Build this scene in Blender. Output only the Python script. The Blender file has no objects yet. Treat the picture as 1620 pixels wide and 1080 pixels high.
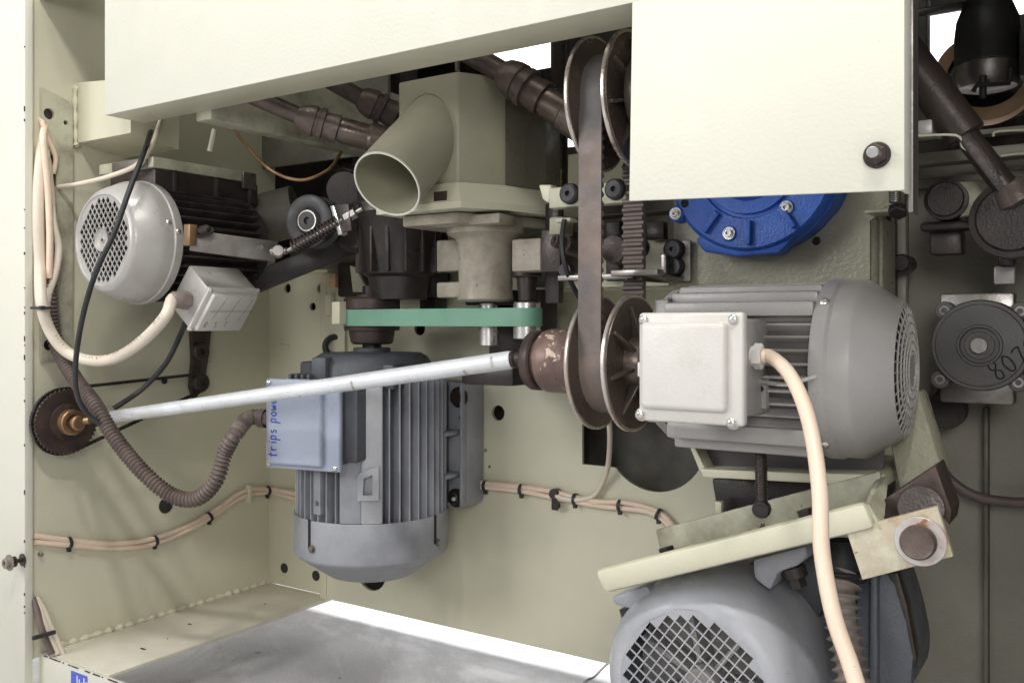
import bpy, bmesh, math, random
from mathutils import Vector, Matrix, noise
random.seed(7)
SC = bpy.context.scene
COL = SC.collection
PI = math.pi
# ------------------------------------------------------------------ camera
YAW = math.radians(33.5); FPX = 1446.0
cam_d = bpy.data.cameras.new('camera'); cam = bpy.data.objects.new('camera', cam_d); COL.objects.link(cam)
cam_d.sensor_width = 36; cam_d.lens = 36*FPX/1620; cam_d.shift_y = -29/1620
cam_d.clip_start = .01; cam_d.clip_end = 200
cam.rotation_euler = (PI/2, 0, YAW); cam.location = (0, 0, 0)
SC.camera = cam
# ------------------------------------------------------------------ world, lamps, exposure
w = bpy.data.worlds.new('World'); SC.world = w; w.use_nodes = True
bg = w.node_tree.nodes['Background']; bg.inputs[0].default_value = (.97, .98, 1, 1); bg.inputs[1].default_value = .33
SC.view_settings.view_transform = 'Standard'; SC.view_settings.look = 'None'
SC.view_settings.exposure = .32; SC.view_settings.gamma = 1
def area(name, loc, target, size, power, col=(1, 1, 1), sy=None):
    l = bpy.data.lights.new(name, 'AREA'); l.energy = power; l.color = col
    l.shape = 'RECTANGLE'; l.size = size; l.size_y = sy or size
    o = bpy.data.objects.new(name, l); COL.objects.link(o); o.location = loc
    o.rotation_euler = (Vector(target)-Vector(loc)).to_track_quat('-Z', 'Y').to_euler()
area('hall_light', (.15, -.15, 1.95), (-1.0, 1.0, -.2), .13, 12, (1, .98, .94))
area('hall_light', (-.3, -.3, 1.95), (-1.0, 1.0, -.2), .13, 8, (1, .98, .94))
area('left_fill_light', (-1.75, -.9, .75), (-.55, .9, .05), .9, 18, (.99, .99, 1))  # added fill lamp that brightens the outer panels, no real door
area('front_light', (.5, -1.1, .55), (-.3, .9, 0), .6, 11, (1, .99, .97))
area('ceiling_light', (-.9, .2, 2.7), (-.9, .9, -.5), .4, 16, (1, .98, .95))
area('rear_window_light', (-.9, 2.8, 3.3), (-.9, 1.6, -.6), 1.2, 420, (.97, .98, 1), .12)
# ------------------------------------------------------------------ photograph geometry helpers
F = Vector((-math.sin(YAW), math.cos(YAW), 0)); R = Vector((math.cos(YAW), math.sin(YAW), 0)); Z = Vector((0, 0, 1))
def ray(px, py): return F + R*((px-810)/FPX) + Z*((511-py)/FPX)
def P(px, py, d): return ray(px, py)*d
def PY(px, py, y): v = ray(px, py); return v*(y/v.y)
def PX(px, py, x): v = ray(px, py); return v*(x/v.x)
def PZ(px, py, z): v = ray(px, py); return v*(z/v.z)
X_ = Vector((1, 0, 0)); Y_ = Vector((0, 1, 0))
# ------------------------------------------------------------------ materials
def N(nt, t, **kw):
    n = nt.nodes.new(t)
    for k, v in kw.items(): setattr(n, k, v)
    return n
def ramp(nt, src, a, b, c0=(0, 0, 0, 1), c1=(1, 1, 1, 1)):
    r = N(nt, 'ShaderNodeValToRGB'); r.color_ramp.elements[0].position = a; r.color_ramp.elements[1].position = b
    r.color_ramp.elements[0].color = c0; r.color_ramp.elements[1].color = c1
    nt.links.new(src, r.inputs[0]); return r.outputs[0]
def noi(nt, co, scale, detail=4, rough=.55, dist=0):
    n = N(nt, 'ShaderNodeTexNoise'); n.inputs['Scale'].default_value = scale; n.inputs['Detail'].default_value = detail
    n.inputs['Roughness'].default_value = rough; n.inputs['Distortion'].default_value = dist
    nt.links.new(co, n.inputs['Vector']); return n.outputs[0]
def mixc(nt, fac, a, b, mode='MIX'):
    m = N(nt, 'ShaderNodeMix', data_type='RGBA', blend_type=mode)
    for s, v in ((0, fac), (6, a), (7, b)):
        if hasattr(v, 'links'): nt.links.new(v, m.inputs[s])
        else: m.inputs[s].default_value = v if s == 0 else (*v, 1)
    return m.outputs[2]
def mat(name, col, rough=.5, metal=0, dirt=None, dirt_amt=.5, dscale=9, chips=None, cth=.66, cscale=60,
        bump=.15, bscale=350, grain=.10, streak=False, spec=.5, coat=0, specks=.80, bdist=.001):
    m = bpy.data.materials.new(name); m.use_nodes = True; nt = m.node_tree; b = nt.nodes['Principled BSDF']
    tc = N(nt, 'ShaderNodeTexCoord').outputs['Object']
    oi = N(nt, 'ShaderNodeObjectInfo').outputs['Random']
    add = N(nt, 'ShaderNodeVectorMath', operation='ADD'); nt.links.new(tc, add.inputs[0])
    mu = N(nt, 'ShaderNodeMath', operation='MULTIPLY'); nt.links.new(oi, mu.inputs[0]); mu.inputs[1].default_value = 17
    nt.links.new(mu.outputs[0], add.inputs[1]); co = add.outputs[0]
    if streak:
        mp = N(nt, 'ShaderNodeMapping'); mp.inputs['Scale'].default_value = streak; nt.links.new(co, mp.inputs[0]); sco = mp.outputs[0]
    else: sco = co
    g = noi(nt, co, 900, 2)
    c = mixc(nt, grain, tuple(col), g, 'OVERLAY')
    if dirt:
        f = ramp(nt, noi(nt, sco, dscale, 6, .65), .42, .72)
        mm = N(nt, 'ShaderNodeMath', operation='MULTIPLY'); nt.links.new(f, mm.inputs[0]); mm.inputs[1].default_value = dirt_amt
        c = mixc(nt, mm.outputs[0], c, dirt)
    rsock = None
    if chips:
        f2 = ramp(nt, noi(nt, co, cscale, 5, .6, .4), cth, cth+.025)
        c = mixc(nt, f2, c, chips)
    if metal < .5 and specks:
        c = mixc(nt, ramp(nt, noi(nt, co, 170, 2, .5), specks, specks+.02), c, tuple(x*.28 for x in col))
        c = mixc(nt, ramp(nt, noi(nt, co, 75, 6, .7, 1.2), .70, .78), c, tuple(min(1, x*.72) for x in col))
    nt.links.new(c, b.inputs['Base Color'])
    rr = ramp(nt, noi(nt, co, 30, 4), .3, .7, (max(rough-.12, .03),)*3+(1,), (min(rough+.14, 1),)*3+(1,))
    nt.links.new(rr, b.inputs['Roughness'])
    b.inputs['Metallic'].default_value = metal; b.inputs['Specular IOR Level'].default_value = spec
    if coat: b.inputs['Coat Weight'].default_value = coat; b.inputs['Coat Roughness'].default_value = .25
    if bump:
        bn = N(nt, 'ShaderNodeBump'); bn.inputs['Strength'].default_value = bump; bn.inputs['Distance'].default_value = bdist
        nt.links.new(noi(nt, co, bscale, 3), bn.inputs['Height']); nt.links.new(bn.outputs[0], b.inputs['Normal'])
    return m
CR = (.64, .615, .47)
M = dict(
 cream=mat('cream_paint', CR, .42, dirt=(.50, .49, .36), dirt_amt=.35, dscale=5, bump=.25, bscale=300, grain=.10),
 cream_lit=mat('cream_paint_lit', (.70, .685, .585), .52, dirt=(.62, .61, .50), dirt_amt=.35, dscale=3.5, bump=.3, bscale=260, grain=.08, chips=(.25, .2, .14), cth=.80, cscale=45),  # same cream, made lighter in colour for the brightly lit outer panels
 cream_dirty=mat('greasy_cream_paint', (.50, .49, .37), .45, dirt=(.13, .09, .06), dirt_amt=.75, dscale=16, bump=.3, bscale=240, chips=(.12, .08, .06), cth=.70, cscale=40),
 hammer=mat('textured_cream_paint', (.39, .37, .275), .36, dirt=(.29, .27, .20), dirt_amt=.5, dscale=6, bump=.9, bscale=190, grain=.15, bdist=.0018),
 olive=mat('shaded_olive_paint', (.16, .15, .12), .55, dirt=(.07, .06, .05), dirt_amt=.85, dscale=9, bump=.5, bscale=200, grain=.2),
 ledge=mat('ledge_paint', (.66, .625, .52), .5, dirt=(.46, .40, .30), dirt_amt=.5, dscale=8, chips=(.3, .13, .06), cth=.76, cscale=50, grain=.14),
 grey=mat('warm_grey_motor_paint', (.345, .33, .315), .38, dirt=(.27, .24, .21), dirt_amt=.5, dscale=10, bump=.25, bscale=240, grain=.12),
 grey_recess=mat('dark_grey_recess_paint', (.10, .095, .09), .42, dirt=(.10, .08, .07), dirt_amt=.7, dscale=22, bump=.3, grain=.15),  # darker grey between fins and inside the tray; recess shade put into the colour
 greylid=mat('pale_grey_lid_paint', (.64, .615, .575), .36, dirt=(.50, .46, .40), dirt_amt=.5, dscale=14, bump=.25, chips=(.06, .05, .04), cth=.79, cscale=90),
 blueg=mat('blue_grey_motor_paint', (.335, .34, .365), .4, dirt=(.15, .16, .19), dirt_amt=.6, dscale=12, chips=(.52, .50, .47), cth=.72, cscale=55, bump=.25, grain=.12),
 bluelid=mat('pale_blue_grey_lid_paint', (.36, .40, .49), .34, dirt=(.31, .33, .40), dirt_amt=.5, dscale=14, chips=(.12, .12, .14), cth=.78, cscale=90, bump=.2),
 bluedark=mat('dark_blue_grey_cast', (.085, .09, .105), .5, dirt=(.05, .045, .04), dirt_amt=.6, dscale=10, bump=.9, bscale=330),
 silverp=mat('silver_grey_cowl_paint', (.47, .45, .425), .36, metal=.15, dirt=(.28, .24, .20), dirt_amt=.5, dscale=10, bump=.15),
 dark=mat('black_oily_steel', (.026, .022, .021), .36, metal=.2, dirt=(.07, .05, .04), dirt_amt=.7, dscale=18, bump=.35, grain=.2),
 darkb=mat('brown_oily_steel', (.065, .048, .042), .38, metal=.3, dirt=(.022, .018, .017), dirt_amt=.8, dscale=20, bump=.4, grain=.2),
 black=mat('black_rubber', (.022, .022, .024), .5, bump=.2, dirt=(.06, .055, .05), dirt_amt=.5, dscale=25),
 fin_black=mat('dusty_black_fin', (.035, .03, .03), .5, dirt=(.11, .085, .07), dirt_amt=.6, dscale=30, bump=.3),
 steel=mat('worn_steel', (.34, .32, .30), .38, metal=.9, dirt=(.16, .12, .09), dirt_amt=.7, dscale=30, bump=.2),
 zinc=mat('bright_zinc', (.72, .71, .68), .26, metal=.85, dirt=(.45, .42, .38), dirt_amt=.5, dscale=20, bump=.1),
 rod=mat('galvanised_rod', (.80, .82, .85), .34, metal=.3, dirt=(.52, .50, .47), dirt_amt=.6, dscale=16, chips=(.36, .27, .20), cth=.68, cscale=20, bump=.12),
 rust=mat('rusty_brown_paint', (.135, .088, .076), .36, metal=.2, dirt=(.26, .17, .135), dirt_amt=.85, dscale=34, chips=(.56, .43, .35), cth=.62, cscale=48, bump=.5, bscale=160),
 rustdark=mat('dark_rust', (.050, .036, .033), .45, metal=.2, dirt=(.13, .075, .05), dirt_amt=.6, dscale=30, bump=.5, bscale=180),
 sheave=mat('worn_sheave_steel', (.13, .105, .09), .32, metal=.6, dirt=(.24, .16, .12), dirt_amt=.6, dscale=14, bump=.2),
 rim=mat('polished_rim_steel', (.66, .60, .54), .28, metal=.8, dirt=(.35, .22, .16), dirt_amt=.6, dscale=25, bump=.15),
 belt=mat('dusty_drive_belt', (.095, .083, .078), .5, dirt=(.27, .19, .15), dirt_amt=.85, dscale=9, bump=.3, grain=.2),
 tooth=mat('toothed_belt_rubber', (.05, .042, .04), .6, dirt=(.13, .09, .07), dirt_amt=.6, dscale=25),
 green=mat('green_belt', (.18, .37, .26), .5, dirt=(.13, .27, .19), dirt_amt=.6, dscale=18, bump=.2, grain=.1),
 blue=mat('gearbox_blue', (.035, .125, .50), .42, dirt=(.015, .05, .25), dirt_amt=.7, dscale=20, bump=.8, chips=(.02, .02, .03), cth=.76, cscale=70),
 cable=mat('beige_cable', (.80, .64, .50), .42, dirt=(.66, .50, .38), dirt_amt=.6, dscale=16, bump=.08, chips=(.32, .2, .12), cth=.74, cscale=60),
 cablew=mat('cream_cable', (.74, .66, .54), .42, dirt=(.60, .50, .38), dirt_amt=.5, dscale=12, bump=.08, chips=(.2, .17, .14), cth=.75, cscale=80),
 hose=mat('brown_conduit', (.12, .09, .08), .5, dirt=(.27, .20, .16), dirt_amt=.5, dscale=30, bump=.25),
 hose2=mat('grey_brown_conduit', (.27, .23, .20), .5, dirt=(.16, .12, .10), dirt_amt=.6, dscale=20, bump=.25),
 bronze=mat('bronze_hub', (.38, .24, .13), .38, metal=.7, dirt=(.14, .08, .05), dirt_amt=.7, dscale=28, bump=.4),
 cast=mat('grimy_beige_casting', (.36, .33, .26), .5, dirt=(.15, .10, .075), dirt_amt=.75, dscale=22, bump=.5, bscale=200, grain=.15, chips=(.09, .07, .06), cth=.68, cscale=50),
 olive2=mat('dull_shaded_khaki_paint', (.32, .30, .25), .5, dirt=(.22, .19, .15), dirt_amt=.6, dscale=6, bump=.7, bscale=240, grain=.15),  # mid tone standing for shaded cream on the right wall, also rail paint
 gloss=mat('glossy_dark_olive', (.12, .115, .08), .3, dirt=(.07, .06, .045), dirt_amt=.6, dscale=8, bump=.2),
 cowlb=mat('scratched_blue_grey_cowl', (.42, .425, .445), .36, dirt=(.22, .23, .27), dirt_amt=.5, dscale=14, chips=(.62, .60, .57), cth=.695, cscale=60, bump=.25),
 bluecast=mat('textured_blue_grey_cast', (.13, .14, .165), .45, dirt=(.08, .075, .07), dirt_amt=.5, dscale=10, bump=1.0, bscale=300),
 disc=mat('dark_grey_disc_paint', (.085, .083, .078), .45, dirt=(.14, .12, .10), dirt_amt=.5, dscale=14, bump=.3),
 shaftb=mat('brown_greased_shaft', (.155, .115, .098), .42, metal=.3, dirt=(.05, .038, .034), dirt_amt=.8, dscale=18, bump=.4, grain=.2, chips=(.33, .24, .19), cth=.7, cscale=50),
 crust=mat('rust_stained_cream', (.60, .575, .44), .45, dirt=(.34, .20, .11), dirt_amt=.8, dscale=26, chips=(.20, .10, .06), cth=.66, cscale=70, bump=.3),
 hopper=mat('hopper_paint', (.38, .36, .265), .42, dirt=(.28, .26, .19), dirt_amt=.55, dscale=7, bump=.35, bscale=260, grain=.15),
 stain=mat('brown_tape_stain', (.40, .34, .28), .55, dirt=(.66, .66, .66), dirt_amt=.8, dscale=120),
 wood=mat('tan_paper_roll', (.62, .40, .24), .6, dirt=(.45, .27, .15), dirt_amt=.5, dscale=20),
 orange=mat('orange_paint', (.85, .25, .06), .5),
 ink=mat('blue_ink', (.01, .05, .42), .6, bump=0), inkd=mat('black_ink', (.02, .02, .035), .6, bump=0),
 print=mat('grey_cable_print', (.28, .24, .21), .6, bump=0),
 pink=mat('blue_sticker', (.09, .13, .60), .5), white=mat('white_label', (.75, .75, .8), .5),
 ringw=mat('scuffed_white_washer', (.60, .58, .57), .4, metal=.2, dirt=(.40, .24, .15), dirt_amt=.7, dscale=40, chips=(.34, .17, .09), cth=.56, cscale=45),
 floor=None, hole=mat('dark_void', (.02, .018, .016), .9, bump=0),
)
def floor_mat():
    m = bpy.data.materials.new('concrete'); m.use_nodes = True; nt = m.node_tree; b = nt.nodes['Principled BSDF']
    tc = N(nt, 'ShaderNodeTexCoord').outputs['Object']
    a = noi(nt, tc, 3.2, 8, .6, .5); c = mixc(nt, ramp(nt, a, .35, .66), (.47, .46, .465), (.68, .67, .675))
    st = ramp(nt, noi(nt, tc, 1.6, 5, .7, 1.5), .50, .62); c = mixc(nt, .30, c, st, 'MULTIPLY')
    c = mixc(nt, .25, c, noi(nt, tc, 220, 3), 'OVERLAY')
    sp = ramp(nt, noi(nt, tc, 38, 3, .5), .72, .75); c = mixc(nt, sp, c, (.16, .14, .13))
    nt.links.new(c, b.inputs['Base Color']); b.inputs['Roughness'].default_value = .6
    bn = N(nt, 'ShaderNodeBump'); bn.inputs['Strength'].default_value = .3; bn.inputs['Distance'].default_value = .002
    nt.links.new(noi(nt, tc, 120, 4), bn.inputs['Height']); nt.links.new(bn.outputs[0], b.inputs['Normal'])
    return m
M['floor'] = floor_mat()
# ------------------------------------------------------------------ mesh helpers
def basis(ex, ey, ez, o=(0, 0, 0)):
    m = Matrix.Identity(4)
    for i, a in enumerate((ex, ey, ez)): m.col[i][:3] = a
    m.col[3][:3] = o; return m
def frame(axis, up=None):
    a = Vector(axis).normalized(); up = Vector(up) if up is not None else (Z if abs(a.z) < .9 else X_)
    x = (up - a*up.dot(a)).normalized(); return x, a.cross(x), a
class G:
    def __init__(s, m=None): s.bm = bmesh.new(); s.m = m or Matrix.Identity(4)
    def add(s, vs, fs):
        v = [s.bm.verts.new(s.m @ Vector(p)) for p in vs]
        for f in fs:
            try: s.bm.faces.new([v[i] for i in f])
            except ValueError: pass
        return s
    def merge(s, b, mt=None):
        mt = mt or Matrix.Identity(4); b.verts.index_update()
        s.add([mt @ v.co for v in b.verts], [[v.index for v in f.verts] for f in b.faces]); b.free(); return s
    def box(s, lo, hi, bev=0, mt=None, seg=2):
        b = bmesh.new(); bmesh.ops.create_cube(b, size=1)
        lo, hi = Vector(lo), Vector(hi); c = (lo+hi)/2; d = hi-lo
        for v in b.verts: v.co = Vector((v.co.x*d.x+c.x, v.co.y*d.y+c.y, v.co.z*d.z+c.z))
        if bev: bmesh.ops.bevel(b, geom=b.edges[:], offset=min(bev, min(map(abs, d))*.45), segments=seg, profile=.5, affect='EDGES')
        return s.merge(b, mt)
    def bar(s, p0, p1, wd, ht, bev=0, up=None):
        p0, p1 = Vector(p0), Vector(p1); x, y, a = frame(p1-p0, up)
        return s.box((-ht/2, -wd/2, 0), (ht/2, wd/2, (p1-p0).length), bev, basis(x, y, a, p0))
    def lathe(s, prof, o, axis, seg=32, arc=None, up=None):
        x, y, a = frame(axis, up); o = Vector(o); vs = []; fs = []; rings = []
        n = seg if not arc else seg+1
        for t, r in prof:
            if r < 1e-6: vs.append(o+a*t); rings.append([len(vs)-1]*n); continue
            st = len(vs)
            for i in range(n):
                th = (2*PI*i/seg) if not arc else arc[0]+(arc[1]-arc[0])*i/seg
                vs.append(o+a*t+(x*math.cos(th)+y*math.sin(th))*r)
            rings.append(list(range(st, st+n)))
        for A, B in zip(rings, rings[1:]):
            for i in range(seg):
                j = (i+1) % n; q = [A[i], A[j], B[j], B[i]]; q = [k for z, k in enumerate(q) if k not in q[:z]]
                if len(q) > 2: fs.append(q)
        return s.add(vs, fs)
    def cyl(s, p0, p1, r, r1=None, seg=20, bev=0):
        p0, p1 = Vector(p0), Vector(p1); L = (p1-p0).length; r1 = r if r1 is None else r1
        b = min(bev, L*.4, r*.4, r1*.4)
        pr = [(0, 0), (0, r-b), (b, r), (L-b, r1), (L, r1-b), (L, 0)] if b else [(0, 0), (0, r), (L, r1), (L, 0)]
        return s.lathe(pr, p0, p1-p0, seg)
    def prism(s, poly, th, bev=0):
        """poly: 3-D points in a plane, th: thickness vector"""
        b = bmesh.new(); n = len(poly); th = Vector(th)
        a = [b.verts.new(Vector(p)) for p in poly]; c = [b.verts.new(Vector(p)+th) for p in poly]
        b.faces.new(a[::-1]); b.faces.new(c)
        for i in range(n): b.faces.new([a[i], a[(i+1) % n], c[(i+1) % n], c[i]])
        bmesh.ops.recalc_face_normals(b, faces=b.faces[:])
        if bev: bmesh.ops.bevel(b, geom=b.edges[:], offset=bev, segments=2, profile=.5, affect='EDGES')
        return s.merge(b)
    def loft(s, A, B, cap=True):
        n = len(A); vs = [Vector(p) for p in A]+[Vector(p) for p in B]
        fs = [[i, (i+1) % n, n+(i+1) % n, n+i] for i in range(n)]
        if cap: fs += [list(range(n))[::-1], list(range(n, 2*n))]
        return s.add(vs, fs)
    def tube(s, pts, r, seg=10, sub=8, rf=None, closed=False, caps=True, step=None):
        pts = [Vector(p) for p in pts]; path = []
        if sub <= 1 or len(pts) < 3 and not closed: path = pts
        else:
            n = len(pts)
            for i in range(n if closed else n-1):
                g = lambda k: pts[k % n] if closed else pts[max(0, min(n-1, k))]
                p0, p1, p2, p3 = g(i-1), g(i), g(i+1), g(i+2)
                for k in range(sub):
                    t = k/sub; path.append(.5*((2*p1)+(-p0+p2)*t+(2*p0-5*p1+4*p2-p3)*t*t+(-p0+3*p1-3*p2+p3)*t**3))
            if not closed: path.append(pts[-1])
        if step:
            L = [0]
            for a, b in zip(path, path[1:]): L.append(L[-1]+(b-a).length)
            m = max(2, int(L[-1]/step)); np_ = []; k = 0
            for i in range(m+1):
                t = L[-1]*i/m
                while k < len(L)-2 and L[k+1] < t: k += 1
                f = (t-L[k])/max(L[k+1]-L[k], 1e-9); np_.append(path[k].lerp(path[k+1], f))
            path = np_
        n = len(path); tg = []
        for i in range(n):
            a = path[(i-1) % n] if closed or i > 0 else path[i]; b = path[(i+1) % n] if closed or i < n-1 else path[i]
            tg.append((b-a).normalized())
        x, y, _ = frame(tg[0]); vs = []; fs = []; dist = 0
        for i in range(n):
            if i:
                x = (x-tg[i]*x.dot(tg[i])).normalized(); y = tg[i].cross(x); dist += (path[i]-path[i-1]).length
            rr = rf(i, dist) if rf else r
            for k in range(seg):
                th = 2*PI*k/seg; vs.append(path[i]+(x*math.cos(th)+y*math.sin(th))*rr)
        for i in range(n if closed else n-1):
            for k in range(seg):
                a = i*seg+k; b = i*seg+(k+1) % seg; j = (i+1) % n
                fs.append([a, b, j*seg+(k+1) % seg, j*seg+k])
        if caps and not closed: fs += [list(range(seg))[::-1], list(range((n-1)*seg, n*seg))]
        s.path = path; return s.add(vs, fs)
    def torus(s, c, axis, Rr, r, seg=32, s2=8, arc=None):
        x, y, a = frame(axis); c = Vector(c)
        if arc:
            pts = [c+(x*math.cos(t)+y*math.sin(t))*Rr for t in [arc[0]+(arc[1]-arc[0])*i/seg for i in range(seg+1)]]
            return s.tube(pts, r, s2, 1)
        pts = [c+(x*math.cos(2*PI*i/seg)+y*math.sin(2*PI*i/seg))*Rr for i in range(seg)]
        return s.tube(pts, r, s2, 1, closed=True)
    def holed(s, outer, holes, mt, th, bev=0):
        """plate with real holes: 2-D outlines filled through a curve"""
        cu = bpy.data.curves.new('tmp', 'CURVE'); cu.dimensions = '2D'; cu.fill_mode = 'BOTH'; cu.extrude = th/2
        for pl in [outer]+holes:
            sp = cu.splines.new('POLY'); sp.points.add(len(pl)-1); sp.use_cyclic_u = True
            for p, q in zip(sp.points, pl): p.co = (q[0], q[1], 0, 1)
        o = bpy.data.objects.new('tmp', cu); COL.objects.link(o)
        dg = bpy.context.evaluated_depsgraph_get(); me = bpy.data.meshes.new_from_object(o.evaluated_get(dg))
        b = bmesh.new(); b.from_mesh(me); bmesh.ops.remove_doubles(b, verts=b.verts, dist=1e-6)
        bpy.data.objects.remove(o); bpy.data.curves.remove(cu); bpy.data.meshes.remove(me)
        return s.merge(b, mt)
def windowed(g, x0, x1, z0, z1, holes, y0, y1):
    xs = sorted({x0, x1, *[p[0] for h in holes for p in h]}); zs = sorted({z0, z1, *[p[1] for h in holes for p in h]})
    xs = [x for x in xs if x0 <= x <= x1]; zs = [z for z in zs if z0 <= z <= z1]
    for a, b in zip(xs, xs[1:]):
        run = None
        for c, d in zip(zs, zs[1:]):
            mx, mz = (a+b)/2, (c+d)/2
            hole = any(min(p[0] for p in h) < mx < max(p[0] for p in h) and min(p[1] for p in h) < mz < max(p[1] for p in h) for h in holes)
            if hole:
                if run is not None: g.box((a, y0, run), (b, y1, c)); run = None
            elif run is None: run = c
        if run is not None: g.box((a, y0, run), (b, y1, z1))
    return g
def circ(cx, cy, r, n=24, ry=None): return [(cx+r*math.cos(2*PI*i/n), cy+(ry or r)*math.sin(2*PI*i/n)) for i in range(n)]
WL = {}
def thing(name, label, cat, loc, group=None):
    o = bpy.data.objects.new(name, None); COL.objects.link(o); o.location = loc; o.empty_display_size = .05
    o['label'] = label; o['category'] = cat
    if group: o['group'] = group
    WL[o.name] = Vector(loc); return o
def obj(name, g, m, parent=None, label=None, cat=None, group=None, kind=None, ang=38, smooth=True):
    bm = g.bm; bmesh.ops.recalc_face_normals(bm, faces=bm.faces[:])
    lo = Vector([min(v.co[i] for v in bm.verts) for i in range(3)]); hi = Vector([max(v.co[i] for v in bm.verts) for i in range(3)])
    c = (lo+hi)/2
    for v in bm.verts: v.co -= c
    me = bpy.data.meshes.new(name); bm.to_mesh(me); bm.free(); me.materials.append(M[m] if isinstance(m, str) else m)
    if smooth: me.shade_smooth(); me.set_sharp_from_angle(angle=math.radians(ang))
    o = bpy.data.objects.new(name, me); COL.objects.link(o)
    if parent: o.parent = parent; o.location = c-WL[parent.name]
    else: o.location = c
    WL[o.name] = c
    if label: o['label'] = label
    if cat: o['category'] = cat
    if group: o['group'] = group
    if kind: o['kind'] = kind
    return o
def inst(name, me, mt, parent=None):
    o = bpy.data.objects.new(name, me); COL.objects.link(o)
    if parent: o.parent = parent; o.matrix_local = Matrix.Translation(-WL[parent.name]) @ mt
    else: o.matrix_local = mt
    WL[o.name] = mt.translation.copy(); return o
def mesh_of(g, m, ang=38):
    me = bpy.data.meshes.new('shared'); bmesh.ops.recalc_face_normals(g.bm, faces=g.bm.faces[:]); g.bm.to_mesh(me); g.bm.free()
    me.materials.append(M[m]); me.shade_smooth(); me.set_sharp_from_angle(angle=math.radians(ang)); return me
# shared small pieces, axis = +Z, base at 0
def pan_head():
    g = G(); g.lathe([(0, .0048), (.0012, .0048), (.0026, .0036), (.003, .0018), (.003, 0)], (0, 0, 0), Z, 16)
    for a in (0, PI/2): g.box((-.0032, -.0005, .0027), (.0032, .0005, .00335), 0, Matrix.Rotation(a+.4, 4, 'Z'))
    return mesh_of(g, 'zinc')
def hexbolt(m='dark', r=.0085, h=.006):
    g = G(); g.cyl((0, 0, 0), (0, 0, .0018), r*1.35, seg=20)
    g.lathe([(.0018, 0), (.0018, r), (h+.001, r), (h+.002, r*.86), (h+.002, 0)], (0, 0, 0), Z, 6)
    return mesh_of(g, m, 20)
def socket_head(m='zinc', r=.006):
    g = G(); g.lathe([(0, r*1.55), (.0012, r*1.55), (.0012, r), (.006, r), (.0066, r*.9), (.0066, r*.5), (.003, r*.5), (.003, 0)], (0, 0, 0), Z, 20)
    return mesh_of(g, m)
SCREW = pan_head(); HEX = hexbolt(); HEXZ = hexbolt('steel', .0075); SOCK = socket_head(); SOCKD = socket_head('dark', .008); SOCKR = socket_head('hose2')
PLUG = mesh_of(G().lathe([(0, .0105), (.0012, .0105), (.002, .0085), (.0012, .005), (.0012, 0)], (0, 0, 0), Z, 18), 'black')
def put(me, name, pos, axis, parent, s=1, spin=0):
    x, y, a = frame(axis); mt = basis(x*s, y*s, a*s, pos) @ Matrix.Rotation(spin, 4, 'Z'); return inst(name, me, mt, parent)
def fins(parent, o, axis, r0, r1, t0, t1, n, m, th=.0022, skip=None, up=None, name='cooling_fin'):
    """radial fins, each a part sharing one mesh"""
    x, y, a = frame(axis, up); L = t1-t0
    g = G(); hh = (r1-r0)
    g.prism([(-th*.9, 0, 0), (-th*.45, hh-.001, 0), (0, hh, 0), (th*.45, hh-.001, 0), (th*.9, 0, 0)], (0, 0, L))
    me = mesh_of(g, m, 30)
    for i in range(n):
        th_ = 2*PI*(i+.5)/n
        if skip and skip(math.degrees(th_) % 360): continue
        rad = x*math.cos(th_)+y*math.sin(th_); tan = a.cross(rad)
        inst(name, me, basis(-tan, rad, a, Vector(o)+a*t0+rad*r0), parent)
def diamonds(r, cell, gap, hub=0, asp=1.0):
    hs = []; n = int(r/cell)+2
    for i in range(-2*n, 2*n):
        for j in range(-2*n, 2*n):
            cx = (i+j)*cell/2; cy = (i-j)*cell/2*asp; h = cell/2-gap; q = math.hypot(cx, cy)
            if q > r-cell*.35 or q < hub: continue
            hs.append([(cx-h, cy), (cx, cy-h*asp), (cx+h, cy), (cx, cy+h*asp)])
    return hs
GL = {'t': [[(.5, 1.2), (.35, .1), (.6, 0)], [(.1, .8), (.8, .85)]], 'r': [[(.15, .8), (.25, 0)], [(.2, .5), (.45, .8), (.7, .75)]],
 'i': [[(.35, .75), (.4, 0)], [(.4, 1.05), (.42, 1.0)]], 'p': [[(.25, .8), (.15, -.6)], [(.22, .6), (.5, .85), (.75, .6), (.6, .1), (.25, .1)]],
 's': [[(.7, .75), (.35, .8), (.25, .55), (.6, .35), (.6, .05), (.15, .05)]], ' ': [],
 'o': [[(.5, .8), (.2, .5), (.35, .05), (.7, .1), (.75, .55), (.5, .8)]], 'w': [[(.1, .75), (.25, .05), (.5, .55), (.65, .05), (.9, .75)]],
 'e': [[(.2, .4), (.7, .5), (.5, .8), (.2, .5), (.35, .05), (.75, .12)]],
 '8': [[(.7, 1.1), (.3, 1.2), (.2, .8), (.75, .45), (.6, 0), (.2, .1), (.3, .5), (.75, .95), (.7, 1.1)]],
 '0': [[(.5, 1.15), (.15, .7), (.3, .05), (.7, .1), (.8, .8), (.5, 1.15)]], '7': [[(.1, 1.0), (.45, 1.12), (.8, 1.1)], [(.8, 1.1), (.6, .6), (.45, 0)]],
 '2': [[(.15, .9), (.5, 1.2), (.75, .85), (.1, .05), (.85, .05)]],
 'R': [[(.2, 0), (.2, 1), (.65, .9), (.6, .55), (.2, .5), (.7, 0)]], 'S': [[(.7, .9), (.3, 1), (.2, .65), (.65, .4), (.6, .05), (.15, .1)]],
 'T': [[(.1, 1), (.8, 1)], [(.45, 1), (.45, 0)]]}
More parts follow.
